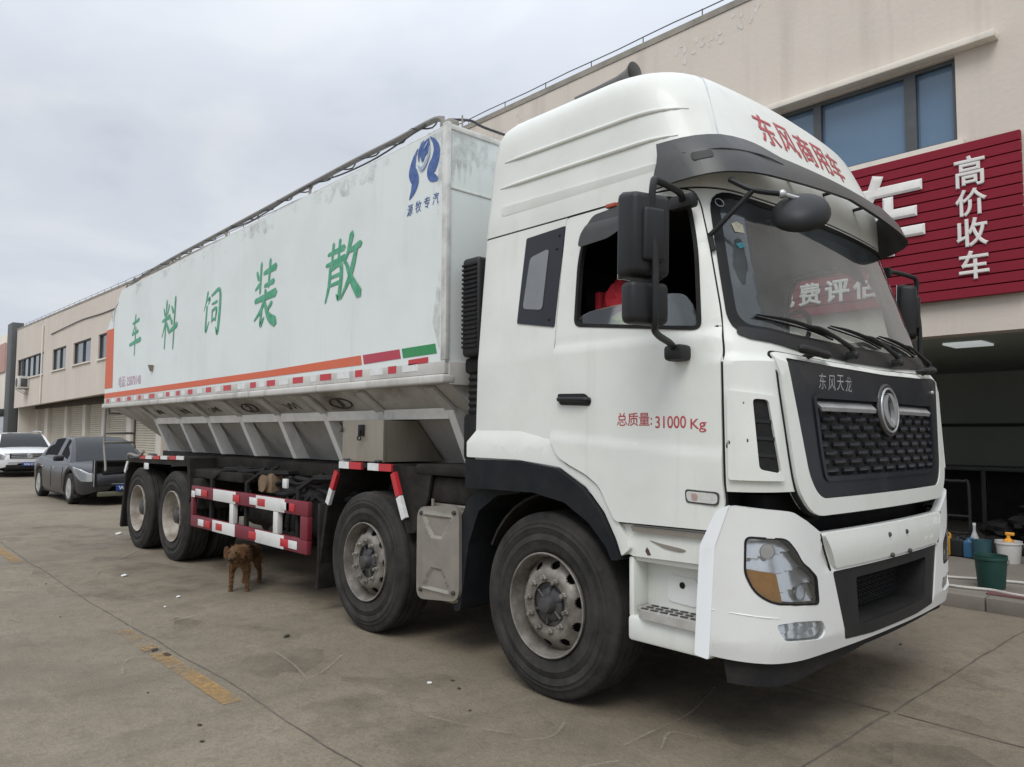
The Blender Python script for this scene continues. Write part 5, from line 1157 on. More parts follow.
def make_building():
    poly = [(-55.0,3.0),(-34,3.22),(-8.0,3.28),(-8.0,2.665),(9,2.665),(9,7.60),(-30,7.72),(-55.0,8.10)]
    obj('front_wall', sheet(poly, WP, 0, .28, holes=[rect(*q) for q in LW+RW], us=[], vs=[]), M['wall'], bld, flat=True)
    bm = bmn(); sheet([(-55.0,8.103),(-30,7.723),(9,7.603),(9,7.70),(-30,7.82),(-55.0,8.20)], WP, .015, .34, us=frange(-55,9,.7), vs=[], bm=bm)
    cp = obj('parapet_cap', bm, M['cap'], bld, flat=True)
    bm = bmn(); box(bm, -54.9, 8.9, 5.30, 14, 7.2, 7.35); obj('roof', bm, M['cap'], bld)
    bm = bmn(); box(bm, -55.2,-54.95,5.29,14,0,8.0); obj('end_wall', bm, M['wall2'], bld)
    # weather stains and bare patches under the parapet
    random.seed(9)
    for (x, z, n) in ((-2.85,7.36,9),(-2.25,7.42,8),(-3.3,7.3,7),(-6.9,7.38,6),(-7.6,7.3,6),(-48,7.9,14),(-43,7.8,10)):
        for k in range(n):
            cx, cz = x+random.uniform(-.22,.22)*(1 if x > -20 else 5), z+random.uniform(-.16,.12); r = random.uniform(.012,.045)*(1 if x > -20 else 2)
            obj('bare_patch', sheet([(cx+r*random.uniform(.5,1.5)*math.cos(a), cz+r*random.uniform(.6,2.0)*math.sin(a)) for a in [i*2*math.pi/9 for i in range(9)]], WP, .003+.0004*k, 0, us=[], vs=[]), M['peel'], bld, flat=True)
    # windows
    for i, (a, b, c, d) in enumerate(LW+RW):
        right = i >= len(LW); mull = [-4.6,-3.5,-2.4,-1.29,-.15] if right else frange(a, b, 1.7)
        bm = bmn(); y0, y1 = 5.06, 5.14; w = .05
        box(bm, a, b, y0, y1, d-w, d-.001); box(bm, a, b, y0, y1, c+.001, c+w); box(bm, a+.001, a+w, y0, y1, c+w, d-w); box(bm, b-w, b-.001, y0, y1, c+w, d-w)
        for x in mull:
            ww = .065 if (right and x > -.5) else (.05 if right else .035)
            box(bm, x-ww, x+ww, y0-.005, y1, c+w, d-w)
        if False:
            box(bm, .03, .07, y0-.02, y0-.006, c+.06, d-.06); box(bm, .27, .30, y0-.02, y0-.006, c+.06, d-.06); box(bm, .07, .27, y0-.02, y0-.006, c+.06, c+.09); box(bm, .07, .27, y0-.02, y0-.006, d-.09, d-.06)
        f = obj('window', bm, M['frame'], bld, flat=True)
        obj('window_pane', sheet(rect(a+.02, b-.02, c+.02, d-.02), planemap('y', 5.12, -1), 0, .01, us=[], vs=[]), M['pane'] if right else M['pane2'], f, flat=True)
        bm = bmn(); box(bm, a-.08, b+.08, 4.93, 5.0-.001, c-.07, c-.002); obj('window_sill', bm, M['wall2'], f)
        if right:
            bm = bmn(); box(bm, -6.2, .80, 4.84, 4.998, 5.885, 5.965, .006); obj('window_ledge', bm, M['wall2'], f)
    # recessed ground floor with shutters on the left, open workshop on the right
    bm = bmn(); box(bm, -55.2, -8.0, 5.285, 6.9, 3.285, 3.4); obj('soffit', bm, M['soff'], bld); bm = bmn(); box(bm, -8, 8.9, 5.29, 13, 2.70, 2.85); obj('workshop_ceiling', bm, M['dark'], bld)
    bm = bmn(); box(bm, -55.1,-8.05, 6.2, 6.42, 2.96, 3.284, .01); obj('shade_beam', bm, M['soff'], bld)  # dark beam added to paint shade over the tops of the shutters
    xs = [(-54.6,-52.35),(-51.45,-47.15),(-46.6,-43.1),(-42.45,-39.3)]; x = -38.6
    while x < -10: xs.append((x, x+3.5)); x += 4.2
    e = -55.2
    for a, b in xs+[(-8.0,0)]: obj('pier', box(bmn(), e, a, 6.25, 6.8, .12, 3.10, .02), M['wall2'], bld); e = b
    for a, b in xs:
        bm = bmn(); z = .13; rows = 0; prev = None
        while z < 3.09:
            r = [bm.verts.new((a+.01,y,z)) for y in (0,)]; 
            pr = [(6.50,z),(6.455,z+.02),(6.455,z+.085),(6.50,z+.105)]
            for (y, zz) in pr:
                q = (bm.verts.new((a,y,min(zz,3.1))), bm.verts.new((b,y,min(zz,3.1))))
                if prev: bm.faces.new((prev[0],prev[1],q[1],q[0]))
                prev = q
            z += .11
        for v in [v for v in bm.verts if not v.link_faces]: bm.verts.remove(v)
        obj('roller_shutter', bm, M['shut'], bld, flat=True)
    bm = bmn(); box(bm, -8.0, 8.9, 11.5, 11.7, .12, 2.7); box(bm, -8.1, -7.9, 5.29, 11.5, .12, 2.7); box(bm, 3.6, 3.8, 5.29, 11.5, .12, 2.7); obj('workshop_wall', bm, M['dark'], bld)
    [obj('door_pier', box(bmn(), x, x+.3, 4.985, 5.27, .12, 2.664, .01), M['wall'], bld) for x in (1.32, -3.9)]
    # lightning conductor along the parapet
    bm = bmn(); x = 8
    zt = lambda x: 7.70+(8.20-7.70)*0 + (.12*(9-x)/39 if x > -30 else .12+.38*(-30-x)/25)
    tube(bm, [(8,5.05,zt(8)+.13)]+[(q,5.05,zt(q)+.13+.008*math.sin(q*3)) for q in frange(8,-54,.55)]+[(-54,5.05,zt(-54)+.13)], .009, 6)
    while x > -54:
        tube(bm, [(x,5.05,zt(x)-.02),(x,5.05,zt(x)+.14)], .009, 6); x -= 1.1
    obj('lightning_rail', bm, M['frame'], bld)
    bm = bmn(); tube(bm, [(-45,4.97,6.9),(-41,4.96,6.97),(-38,4.97,7.0),(-34,4.97,6.9),(-28,4.97,6.95)], .025, 6, 5); tube(bm, [(-12,4.97,6.7),(-4,4.97,6.62),(1.0,4.97,6.66),(6,4.97,6.6)], .010, 6, 5) if 0 else None; obj('wall_cable', bm, M['frame'], bld)
    bm = bmn(); tube(bm, [(-46.9,4.93,7.6),(-46.9,4.93,3.1)], .05, 8); obj('downpipe', bm, M['wall2'], bld)
make_building()
def make_sign():
    s = thing('shop_sign', 'big crimson slatted shop sign with white lettering above the open workshop', 'sign', (0,0,0))
    rd = mat('crimson_board', (.225,.017,.032), .75, col2=(.19,.014,.027), scale=3, stretch=(.3,1,1), spec=.2)
    bm = bmn(); n = 15; z0, z1 = 3.045, 4.80; h = (z1-z0)/n
    for k in range(n): box(bm, -7.6, .985, 4.90, 4.965, z0+k*h+.006, z0+(k+1)*h-.006, .004, 1)
    obj('board', bm, rd, s)
    bm = bmn(); box(bm, -7.59, .955, 4.966, 4.995, 3.06, 4.79); obj('backing', bm, mat('sign_shadow_gap', (.02,.006,.008), .8), s)
    P = planemap('y', 4.898, -1); bm = bmn()
    W = mat('sign_white', (.72,.70,.67), .5, col2=(.6,.58,.55), scale=10)
    lettering(bm, '车', -.86, .03, 3.64, 4.66, P, d=.03, t=.03, bold=.025)
    for ch, a, b, c, d in (('高',.345,.652,4.28,4.635),('价',.345,.662,3.95,4.26),('收',.345,.662,3.605,3.93),('车',.36,.66,3.24,3.565)): lettering(bm, ch, a, b, c, d, P, d=.02, t=.02, bold=.024)
    for ch, a in (('免',-1.87),('费',-1.515),('评',-1.16),('估',-.81)): lettering(bm, ch, a, a+.305, 3.175, 3.465, P, d=.02, t=.02, bold=.035)
    obj('lettering', bm, W, s)
    return s
make_sign()
def make_neighbour():
    b = thing('neighbour_building', 'cream building with a dark corner pillar adjoining the end of the beige workshop building', 'building', (0,0,0))
    bm = bmn(); box(bm, -110, -57.2, 5.0, 14, 0, 8.25, .02); obj('wall', bm, M['wall2'], b)
    bm = bmn(); box(bm, -56.9, -55.3, 4.75, 5.4, 0, 8.65, .02); obj('corner_pillar', bm, mat('dark_grey_cladding', (.075,.078,.08), .6, col2=(.1,.1,.1), scale=2), b)
    bm = bmn(); box(bm, -100, -57.2, 4.3, 4.998, 2.55, 3.0, .02); obj('awning', bm, M['frame'], b)
    bm = bmn(); box(bm, -100, -57.4, 4.94, 4.996, .1, 2.5); obj('shop_front', bm, M['pane2'], b)
    bm = bmn(); box(bm, -75, -58.6, 4.9, 4.99, 5.6, 7.6); obj('wall_panel', bm, mat('pale_red_panel', (.45,.25,.22), .7, col2=(.5,.35,.3), scale=1), b)
make_neighbour()
ac = thing('air_conditioner', 'white outdoor air conditioner hung on the beige upper wall by the dark pillar', 'air conditioner', (-51.0,.25,0))
bm = bmn(); box(bm, -.55, .55, 4.2, 4.75, 4.1, 4.85, .02); obj('casing', bm, mat('ac_white', (.6,.58,.54), .5, col2=(.45,.42,.38), scale=5), ac)
bm = bmn(); lathe(bm, [(4.195,.28),(4.18,.26),(4.19,.0005)], 20, 'y', (-.1,0,4.47)); obj('fan_grille', bm, M['hub'], ac)
bm = bmn(); box(bm, .551, .56, 4.3, 4.65, 4.2, 4.7, .002); obj('side_louvre', bm, M['frame'], ac)
for x in (-.4,.4): obj('bracket', tube(bmn(), [(x,4.745,4.08),(x,4.2,4.08),(x,4.73,3.75)], .02, 6), M['frame'], ac)

# ------------------------------------------------------------------ things in and before the open workshop
lp = obj('ceiling_lamp', (lambda b: box(b, -.22, .22, 6.12, 6.62, 2.672, 2.698, .004))(bmn()), emit('lamp_panel', (.80,.86,.86), .38)); tag(lp, 'flat square ceiling lamp panel glowing inside the dark workshop', 'lamp')
def bucket(name, label, r, h, m, loc, lid=None):
    t = thing(name, label, 'bucket', loc); bm = bmn()
    lathe(bm, [(0,.0005),(0,r*.80),(.008,r*.82),(h*.86,r*.97),(h*.87,r*1.03),(h*.93,r*1.03),(h*.94,r),(h,r*1.02),(h,r*.97),(h*.93,r*.95),(.02,r*.78),(.02,.0005)], 28, 'z'); obj('pail', bm, m, t)
    bm = bmn(); tube(bm, [(r*1.03*math.cos(a), .02+.10*math.sin(a)*1.2, h*.9-.75*r*math.sin(a)) for a in [i*math.pi/12 for i in range(13)]], .004, 6); obj('handle', bm, M['satin'], t); return t
gm = mat('dark_green_plastic', (.006,.045,.035), .5, col2=(.015,.06,.048), scale=12)
bucket('plastic_bucket', 'dark green plastic bucket standing at the edge of the walk by the kerb', .135, .30, gm, (.90,3.68,.121))
wb = bucket('plastic_bucket', 'white plastic bucket with an orange spray head standing before the dark workshop', .13, .24, mat('white_plastic', (.62,.62,.60), .5, col2=(.5,.48,.44), scale=9), (.61,5.40,.121))
bm = bmn(); lathe(bm, [(.22,.06),(.25,.05),(.27,.02),(.30,.018)], 14, 'z'); box(bm, -.03,.06,-.015,.015,.30,.335,.008); obj('spray_head', bm, M['amber'], wb)
def jug(label, m, loc, w=.075, h=.26, capm=None):
    t = thing('jug', label, 'jug', loc); bm = bmn(); box(bm, -w, w, -w*.7, w*.7, 0, h*.78, .025, 3); lathe(bm, [(h*.76,w*.62),(h*.85,w*.3),(h*.93,w*.28)], 14, 'z'); obj('body', bm, m, t)
    bm = bmn(); lathe(bm, [(h*.93,w*.33),(h,w*.33),(h,.0005)], 14, 'z'); obj('cap', bm, capm or M['rub'], t)
    bm = bmn(); tube(bm, [(w*.2,0,h*.84),(w*.9,0,h*.86),(w*.95,0,h*.7)], .012, 8, 4); obj('handle', bm, m, t); return t
jug('yellow plastic oil jug beside the truck front corner on the walk', mat('yellow_plastic', (.55,.27,.015), .4, col2=(.5,.3,.05), scale=9), (-.06,5.42,.121), .08, .30)
jug('black plastic oil jug standing beside the yellow jug', M['blk'], (.085,5.45,.121), .075, .27)
jug('blue plastic jug between the black jug and the dark teal can', mat('blue_plastic', (.03,.10,.20), .4, col2=(.05,.14,.22), scale=9), (.215,5.40,.121), .055, .26)
bm = bmn(); lathe(bm, [(0,.0005),(0,.085),(.22,.10),(.225,.10),(.22,.094),(.02,.08),(.02,.0005)], 20, 'z'); tc_ = tag(obj('plastic_can', bm, mat('teal_plastic', (.02,.07,.085), .5, col2=(.03,.09,.1), scale=9)), 'dark teal open can between the blue jug and the white bucket', 'can'); tc_.location = (.36,5.36,.121)
bt = thing('plastic_bottle', 'clear plastic bottle standing behind the blue jug', 'bottle', (.23,5.56,.121)); bm = bmn(); lathe(bm, [(0,.0005),(0,.04),(.02,.045),(.22,.045),(.26,.03),(.30,.016),(.36,.016),(.36,.0005)], 18, 'z'); obj('body', bm, mat('bottle_plastic', (.38,.40,.40), .2, col2=(.5,.5,.5), scale=20), bt)
bm = bmn(); lathe(bm, [(.36,.018),(.39,.018),(.39,.0005)], 12, 'z'); obj('cap', bm, M['refw'], bt)
tr = thing('hand_trolley', 'black tubular hand trolley standing in the mouth of the workshop', 'trolley', (0,5.65,.121)); bm = bmn()
tube(bm, [(-.28,0,.08),(-.28,0,.80),(-.22,0,.88),(-.05,0,.86),(.10,0,.86),(.16,0,.80),(.16,0,.08)], .018, 8, 4); tube(bm, [(-.28,0,.45),(.16,0,.45)], .015, 8); tube(bm, [(-.28,0,.25),(.16,0,.25)], .015, 8); obj('frame', bm, M['chas'], tr)
bm = bmn(); box(bm, -.30,.18,-.22,0,.03,.06,.005); obj('toe_plate', bm, M['chas'], tr)
for s in (-.31, .19): bm = bmn(); lathe(bm, [(-.025,.0005),(-.025,.10),(.025,.10),(.025,.0005)], 20, 'x', (s,.06,.10)); obj('wheel', bm, M['rub'], tr)
bm = bmn(); random.seed(14)
for k in range(40):
    xq = random.uniform(-.75,.95); blob(bm, (xq, random.uniform(-.25,.4), random.uniform(.05,.35+.5*max(0,(xq+.5)))), (random.uniform(.10,.24),random.uniform(.1,.2),random.uniform(.06,.14)), 2, .3, k)
hp_ = obj('rag_heap', bm, M['rub']); hp_.location = (.85,6.3,.12); tag(hp_, 'dark heap of covers and rags piled inside the workshop', 'heap')
for k in range(3):
    bm = bmn(); lathe(bm, [(0,.20),(.02,.30),(.06,.325),(.14,.325),(.18,.30),(.20,.20)], 30, 'z', close=True); o = obj('loose_tyre', bm, M['tread']); o.location = (1.55,7.1,.121+.203*k); tag(o, ('bottom','middle','top')[k]+' tyre of the stack of three car tyres inside the workshop', 'tyre', 'tyres stacked in the workshop')
wb_ = thing('workbench', 'dark workbench along the back of the workshop under a wall screen', 'workbench', (0,0,0)); obj('bench_top', box(bmn(), -2.6, 3.2, 8.9, 9.6, .98, 1.04, .006), M['frame'], wb_)
for x in (-2.5, -.6, 1.3, 3.1): obj('leg', box(bmn(), x-.03, x+.03, 8.95, 9.02, .125, .978), M['frame'], wb_)
obj('back_panel', box(bmn(), -2.6, 3.2, 9.5, 9.56, .14, .975), M['chas'], wb_)
sc_ = thing('wall_screen', 'black flat screen hanging on the back wall of the workshop', 'screen', (0,0,0)); obj('casing', box(bmn(), 1.15, 2.5, 11.40, 11.498, 1.75, 2.4, .01), M['blk'], sc_); obj('display', box(bmn(), 1.2, 2.45, 11.39, 11.399, 1.8, 2.35), M['band'], sc_)
wr_ = tag(obj('reflection_bar', tube(bmn(), [(-6,11.42,1.72),(3.4,11.42,1.72)], .03, 8), M['frame']), 'long dark bar added on the workshop back wall for a reflection line in glass', 'bar')  # added bar stands in for a horizontal reflection line in the glass
bm = bmn()
tube(bm, [(-1.2,3.9,.135),(-.2,3.75,.135),(.44,3.87,.135),(.76,4.0,.135),(1.3,4.1,.135),(2.0,3.9,.135)], .014, 8, 6); tube(bm, [(-1.0,3.5,.135),(.1,3.55,.135),(.66,3.42,.135),(.95,3.47,.135),(1.15,3.40,.135),(1.6,3.36,.135)], .014, 8, 6)
tag(obj('water_hose', bm, mat('dirty_white_hose', (.50,.48,.44), .6, col2=(.35,.33,.3), scale=8)), 'white water hose lying along the walk before the workshop', 'hose')
mt_ = tag(obj('mat_strip', sheet(rpoly([(.95,3.30),(1.9,3.29),(1.9,3.52),(.97,3.50)], .02), planemap('z', .121, 1), .012, .012), mat('dull_red_mat', (.12,.05,.045), .9, col2=(.16,.09,.08), scale=10)), 'dull red strip of matting on the walk just behind the kerb', 'mat')

# ------------------------------------------------------------------ parked cars
def make_car(name, label, cat, loc, rz, paint, L, W, H, kind):
    t = thing(name, label, cat, loc, rz); suv = kind == 'suv'; h = L/2; opened = 'open' in kind
    glassm = mat('car_glass', (.012,.014,.015), .10, col2=(.02,.024,.025), scale=2, spec=.28)
    g = .24 if suv else .17; belt = .93 if suv else .88; hood = .93 if suv else .84; wr = .36 if suv else .325
    wx = (-L*.29, L*.297)
    # body shell: stations along x, half sections across
    st = [(-h,.50,belt-.16,.70),(-h+.06,.36,belt-.06,.82),(-h+.28,g+.10,belt+.03,.93),(-h+.7,g+.03,belt+.06,.985),(-.6,g,belt+.03,1.0),(.3,g,belt,1.0),(h-1.35,g,belt-.01,1.0),(h-1.0,g+.01,hood+.03,.995),(h-.6,g+.03,hood-.02,.975),(h-.32,g+.05,hood-.07,.92),(h-.14,g+.08,hood-.13,.83),(h-.04,g+.12,hood-.20,.72),(h,g+.2,hood-.30,.60)]
    xs = sorted(set([s[0] for s in st]+[w+d for w in wx for d in (-.42,-.36,-.28,-.18,-.06,.06,.18,.28,.36,.42)]+[-1.2,0]))
    bm = bmn(); rows = []
    for x in xs:
        zb, zt, k = lerp_tab(st, x); w = W/2*k
        cut = 0
        for q in wx:
            if abs(x-q) < wr+.055: cut = max(cut, wr+math.sqrt((wr+.055)**2-(x-q)**2))
        zl = max(zb, cut); z1 = max(zl+.03, zb+.10); z2 = max(z1+.04, zb+(zt-zb)*.55); z3 = max(z2+.04, zt-.14)
        sec = [(w*.55,zb+.02 if not cut else zl),(w*.93,zl),(w*.985,z1),(w,z2),(w*.985,z3),(w*.955,zt-.05),(w*.88,zt-.008),(w*.45,zt+.02),(0,zt+.026)]
        rows.append([bm.verts.new((x,-y,z)) for y, z in sec]+[bm.verts.new((x,y,z)) for y, z in sec[-2::-1]])
    n = len(rows[0])
    for A, B in zip(rows, rows[1:]):
        for k in range(n-1): bm.faces.new((A[k], A[k+1], B[k+1], B[k]))
    bm.faces.new(rows[0][::-1]); bm.faces.new(rows[-1])
    body = obj('body', bm, paint, t, ang=42)
    bm = bmn(); box(bm, -h+.30, h-.25, -W*.33, W*.33, .18, .62); box(bm, -h+.5, h-.45, -W*.47, W*.47, g-.01, g+.05); obj('underbody', bm, M['rub'], t)
    # glasshouse: sections from tail to windscreen base; faces shared out between glass and painted shell
    r0, r1, f1, f0 = (-h+.18,-h+.62,.30,h-1.08) if suv else (-h+.50,-h+1.25,.15,h-1.10)
    P = []
    for k in range(7): q = k/6; P.append((r0+(r1-r0)*q, belt-.02+(H-belt+.0)*(math.sin(q*math.pi/2)**.9), q, 'r'))
    for k in range(1, 9): q = k/8; P.append((r1+(f1-r1)*q, H-.02+.045*math.sin(q*math.pi)*.6, 1, 't'))
    for k in range(1, 8): q = k/7; P.append((f1+(f0-f1)*q, H-.02-(H-belt+.06)*(q**1.25), 1-q, 'f'))
    wb, wt = W*.445, W*(.345 if suv else .315); G = []
    for x, z, q, kd in P:
        zb = belt-.03; tt = max(0,min(1,(z-zb)/(H-zb))); we = wb+(wt-wb)*tt; half = []
        for j in range(5): v = j/4; half.append((wb*.99+(we-wb*.99)*(v**.85)+.012*math.sin(v*math.pi), zb+(z-.035*tt-zb)*v))
        half += [(we*.88, z-.008*tt), (we*.5, z+.012), (0, z+.018)]
        G.append((x, kd, half))
    m = len(G[0][2]); npt = 2*m-1
    def pt(i, j):
        x, kd, hf = G[i]; y, z = hf[j] if j < m else hf[2*(m-1)-j]; return Vector((x, -y if j < m-1 else y, z))
    def isglass(i, j):
        kd0, kd1 = G[i][1], G[i+1][1]; x = (G[i][0]+G[i+1][0])/2; jj = j if j < m-1 else npt-2-j
        if jj <= 3:
            if jj == 0: return False
            if kd1 == 't' or kd0 == 't': return not (abs(x+.12) < .11) and jj <= 3
            return (kd1 == 'r' and i >= (2 if suv else 3) and jj < 3) or (kd1 == 'f' and i < len(G)-4 and jj < 3)
        if kd1 == 'r' and i >= 1 and kd0 == 'r': return jj >= 5
        if kd1 == 'f': return jj >= 5 and i < len(G)-1
        return False
    def cls(i, j):
        if not isglass(i, j): return 0
        jj = j if j < m-1 else npt-2-j
        if jj <= 3: return 2 if j < m else 4
        return 1 if G[i][0] > 0 or G[i+1][1] == 'f' else 3
    for nm, flag, mt in (('windscreen', 1, glassm), ('rear_window', 3, glassm), ('side_window', 4, M['sidewin']), ('side_window', 2, M['sidewin']), ('cabin_shell', 0, paint)):
        bm = bmn(); V = {}
        for i in range(len(G)-1):
            for j in range(npt-1):
                if cls(i, j) == flag:
                    ks = [(i,j),(i,j+1),(i+1,j+1),(i+1,j)]
                    for k in ks:
                        if k not in V: V[k] = bm.verts.new(pt(*k)+(Vector((0,0,0)) if flag else Vector((0,0,.002))))
                    try: bm.faces.new([V[k] for k in ks])
                    except ValueError: pass
        obj(nm, bm, mt, t, ang=40)
    for s in (-1, 1):
        bm = bmn(); box(bm, -.07,.07,-.10,.10,-.065,.065,.04,3); bm.transform(Matrix.Translation((h-1.45, s*(W/2+.07), belt+.07))); obj('wing_mirror', bm, paint, t)
        for x in (-.95,.10): obj('door_handle', box(bmn(), x-.09, x+.09, s*(W/2-.012)-.022, s*(W/2-.012)+.022, belt-.17, belt-.14, .012), M['chrome'], t)
        for x in (-.12, h-1.42, -1.05): obj('door_gap', tube(bmn(), [(x, s*(W/2*.985+.0015), g+.12), (x, s*(W/2+.0015), g+(belt-g)*.55), (x, s*(W/2*.984+.001), belt-.13)], .005, 5), M['rub'], t)
        if suv: bm = bmn(); tube(bm, [(r1+.1,s*wt*.93,H-.02),(r1+.2,s*wt*.93,H+.05),(f1-.2,s*wt*.93,H+.055),(f1-.05,s*wt*.93,H)], .02, 8, 4); obj('roof_rail', bm, M['satin'], t)
        # head lamp wrapped round the corner of the wing
        zt = hood-.10; q = [(h-.72,zt+.045),(h-.35,zt+.0),(h-.07,zt-.085),(h-.05,zt-.24),(h-.28,zt-.24),(h-.52,zt-.12)]
        def hm(u, v, d, s=s):
            zb, zt_, k = lerp_tab(st, u); return (u+d*.5, s*(W/2*k*.975+d), v)
        hl = obj('headlight', sheet(rpoly(q, .03), hm, .018, .05, du=.05), M['reflct'], t); obj('cover_glass', sheet(rpoly(q, .03), hm, .026, 0, du=.05), M['lens'], hl)
        bm = bmn(); box(bm, h-.20, h-.055, *sorted((s*.44, s*.66)), g+.17, g+.25, .03); obj('fog_lamp_recess', bm, M['rub'], t)
    if suv:
        for s in (-1, 1):
            bm = bmn(); box(bm, h-.16, h-.045, *sorted((s*.50, s*.72)), .66, .77, .03); fl_ = obj('headlight', bm, M['reflct'], t)
            bm = bmn(); box(bm, h-.10, h-.035, *sorted((s*.51, s*.71)), .772, .787, .005); obj('light_strip', bm, M['refw'], fl_)
    for x in wx:
        for s in (-1, 1):
            w = bpy.data.objects.new('wheel', None); COL.objects.link(w); w.parent = t; w.location = (x, s*(W/2-.015), wr)
            bm = bmn(); lathe(bm, [(s*a_, r) for a_, r in ((-.02,wr*.66),(0,wr*.70),(.0,wr*.9),(-.03,wr),(-.18,wr),(-.21,wr*.9),(-.2,wr*.66))], 36, close=True); obj('tyre', bm, M['tyre'], w)
            bm = bmn(); lathe(bm, [(s*a_, r) for a_, r in ((-.01,wr*.68),(-.005,wr*.62),(-.09,wr*.58),(-.10,.0005))], 36)
            for k in range(7):
                m_ = Matrix.Rotation(k*2*math.pi/7, 4, 'Y'); box(bm, -.028, .028, *sorted((s*-.06, s*-.012)), .04, wr*.62, .008, 1, m_)
            lathe(bm, [(s*-.02,.06),(s*-.006,.05),(s*-.006,.0005)], 14); obj('rim', bm, M['satin'], w)
    pl = obj('number_plate', (lambda b: box(b, h+.012, h+.027, -.22, .22, g+.13, g+.25, .004))(bmn()), mat('plate_blue', (.012,.055,.24), .4), t)
    bm = bmn(); lettering(bm, 'W6·C7', -.17, .17, g+.152, g+.228, planemap('x', h+.027, 1), d=.002, bold=.03); obj('plate_lettering', bm, M['refw'], pl)
    if opened:
        Q = planemap('x', h+.004, 1)
        fr = obj('front_opening_frame', sheet(rect(-.63,.62,.40,.93), Q, .0, .16, holes=[rect(-.59,.58,.44,.895)], us=[], vs=[]), M['rub'], t)
        bm = bmn(); box(bm, h-.14, h-.09, -.60, .59, .42, .91); box(bm, h-.10, h-.03, -.48, -.05, .60, .80, .03); box(bm, h-.10, h-.03, .05, .48, .60, .80, .03); tube(bm, [(h-.03,-.5,.50),(h-.03,.5,.50)], .014, 8); tube(bm, [(h-.03,-.45,.66),(h-.03,.0,.69),(h-.03,.45,.66)], .012, 8, 4); obj('radiator', bm, M['rub'], fr)
        bm = bmn(); tube(bm, [(h+.008,-.635,.93),(h+.008,-.635,.40)], .008, 6); obj('opening_trim', bm, M['satin'], fr)
        bm = bmn(); box(bm, h-.01, h+.012, -.30,.30, g+.265, g+.28,.004); obj('bumper_strip', bm, M['chrome'], t)
        bm = bmn(); box(bm, h-.10, h+.004, -.55,.55, g+.02, g+.12,.02); obj('front_lip', bm, mat('olive_lip', (.10,.10,.065), .6), t)
    else:
        bm = bmn(); box(bm, h-.10, h+.006, -.56,.56,.60,.79,.02); obj('grille_back', bm, M['rub'], t)
        bm = bmn()
        for z in (.76,.70,.64): box(bm, h-.05, h+.014, -.52,.52, z-.018, z+.010,.006)
        obj('grille', bm, M['chrome'], t)
        bm = bmn(); box(bm, h-.12, h+.010, -.66,.66,.26,.42,.03); obj('lower_grille', bm, M['rub'], t)
        bm = bmn(); lathe(bm, [(h+.01,.0005),(h+.022,.07),(h+.015,.08)], 20, 'x', (0,0,.70)); obj('front_badge', bm, M['satin'], t)
        bm = bmn(); box(bm, h-.08, h+.016, -.60,.60,.48,.51,.008); obj('bumper_strip', bm, M['chrome'], t)
    return t
make_car('parked_sedan', 'dark grey sedan with its front grille missing, parked behind the truck', 'car', (-16.3,.40,0), R(1), mat('grey_car_paint', (.026,.026,.030), .30, .2, col2=(.034,.033,.036), scale=3, coat=.2), 4.55, 1.78, 1.39, 'sedan open')
make_car('parked_suv', 'white suv with blue number plate, parked behind the grey sedan', 'car', (-28.6,.95,0), R(-2), mat('white_car_paint', (.70,.71,.71), .25, 0, col2=(.62,.62,.62), scale=3, coat=.6), 4.7, 1.92, 1.45, 'suv')

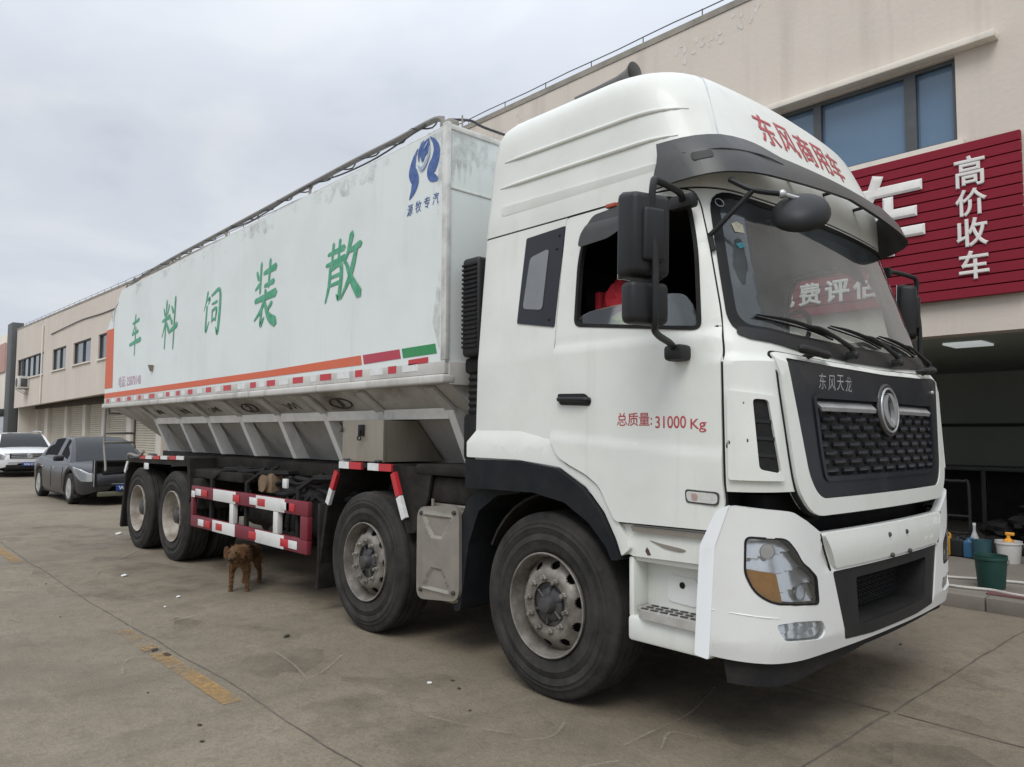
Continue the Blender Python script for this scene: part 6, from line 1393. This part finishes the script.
# ------------------------------------------------------------------ the dog
def make_dog():
    me = bpy.data.meshes.new('dog'); V = []; E = []; RD = []
    def add(p, r, parent=None):
        V.append(p); RD.append(r if isinstance(r, tuple) else (r, r)); i = len(V)-1
        if parent is not None: E.append((parent, i))
        return i
    # +x is forward; z up; about 0.42 m at the shoulder
    pel = add((-.22,0,.335), .080); mid = add((-.06,0,.325), .088, pel); ch = add((.10,0,.320), .100, mid); sh = add((.19,0,.345), .088, ch)
    nk = add((.25,0,.37), .068, sh); hd = add((.315,0,.385), .070, nk); mz = add((.385,0,.345), .038, hd); ns = add((.420,0,.330), .028, mz)
    for s in (-1, 1):
        a = add((.15,s*.060,.27), .044, sh); b = add((.14,s*.072,.19), .029, a); c = add((.15,s*.075,.11), .020, b); d = add((.15,s*.075,.03), .019, c); add((.175,s*.075,.014), .019, d)
        a = add((-.22,s*.060,.27), .056, pel); b = add((-.17,s*.072,.19), .036, a); c = add((-.26,s*.072,.12), .019, b); d = add((-.25,s*.072,.035), .018, c); add((-.22,s*.072,.014), .018, d)
    t1 = add((-.30,0,.34), .028, pel); t2 = add((-.35,0,.28), .026, t1); add((-.37,0,.20), .018, t2)
    me.from_pydata(V, E, [])
    o = bpy.data.objects.new('dog', me); COL.objects.link(o)
    md = o.modifiers.new('skin', 'SKIN'); 
    for i, r in enumerate(RD): me.skin_vertices[0].data[i].radius = r
    me.skin_vertices[0].data[0].use_root = True
    ss = o.modifiers.new('sub', 'SUBSURF'); ss.levels = 2; ss.render_levels = 2
    bpy.context.view_layer.update(); m2 = bpy.data.meshes.new_from_object(o.evaluated_get(bpy.context.evaluated_depsgraph_get())); o.modifiers.clear(); o.data = m2
    bpy.data.meshes.remove(me)
    for p in m2.polygons: p.use_smooth = True
    m2.materials.clear(); m2.materials.append(mat('ginger_fur', (.13,.072,.034), .9, col2=(.055,.031,.016), scale=11, bump=1.0, bscale=70, spec=.2))
    tag(o, 'small ginger shaggy dog standing beside the red and white side guard', 'dog')
    fur = m2.materials[0]; dark = mat('dog_dark', (.012,.010,.009), .4)
    for s in (-1, 1):
        bm = bmn(); P = [(0,0),(.040,.012),(.062,-.03),(.058,-.095),(.034,-.11),(.016,-.06)]
        sheet(rpoly(P, .02), lambda u, v, d, s=s: (.315-u*.25+.02, s*(.058+u*.62+d), .432+v), 0, .014, bm=bm, du=.03, dv=.03); obj('ear', bm, mat('dog_ear_fur', (.09,.038,.014), .9, bump=.6, bscale=60), o)
        bm = bmn(); bmesh.ops.create_uvsphere(bm, u_segments=10, v_segments=8, radius=.010, matrix=Matrix.Translation((.375,s*.030,.392))); obj('eye', bm, dark, o)
    bm = bmn(); bmesh.ops.create_uvsphere(bm, u_segments=12, v_segments=8, radius=.015, matrix=Matrix.Translation((.445,0,.340))); obj('nose', bm, dark, o)
    bm = bmn(); tube(bm, [(.420,-.022,.310),(.438,0,.305),(.420,.022,.310)], .005, 6, 4); obj('mouth', bm, dark, o)
    # shaggy coat: short tufts standing off the body
    bm = bmn(); random.seed(17); vsn = m2.vertices
    for k in range(3600):
        p = random.choice(m2.polygons); c = p.center; nrm = p.normal
        if c.x > .40: continue
        l = (.009 if c.z < .2 else .026)*random.uniform(.6,1.3); d = (nrm+Vector((-.55,0,-.75))+Vector((random.uniform(-.4,.4),)*3)).normalized()
        t = nrm.cross(Vector((0,0,1)))
        if t.length < .01: continue
        t = t.normalized()*.0045; j = Vector((random.uniform(-.008,.008), random.uniform(-.008,.008), random.uniform(-.008,.008)))
        q = c+j; a = bm.verts.new(q-t); b = bm.verts.new(q+t); e = bm.verts.new(q+d*l+nrm*.006); bm.faces.new((a,b,e))
    obj('coat', bm, mat('ginger_tufts', (.27,.155,.075), .9, col2=(.07,.033,.014), scale=9, spec=.2), o)
    o.location = (-4.20,-1.24,0); o.rotation_euler.z = R(-40); o.scale = (1.03,)*3
make_dog()

# nothing sits deeper than thing > part > sub-part
def depth(o):
    d = 0
    while o.parent is not None: o = o.parent; d += 1
    return d
for o in list(COL.objects):
    while depth(o) > 2: o.parent = o.parent.parent
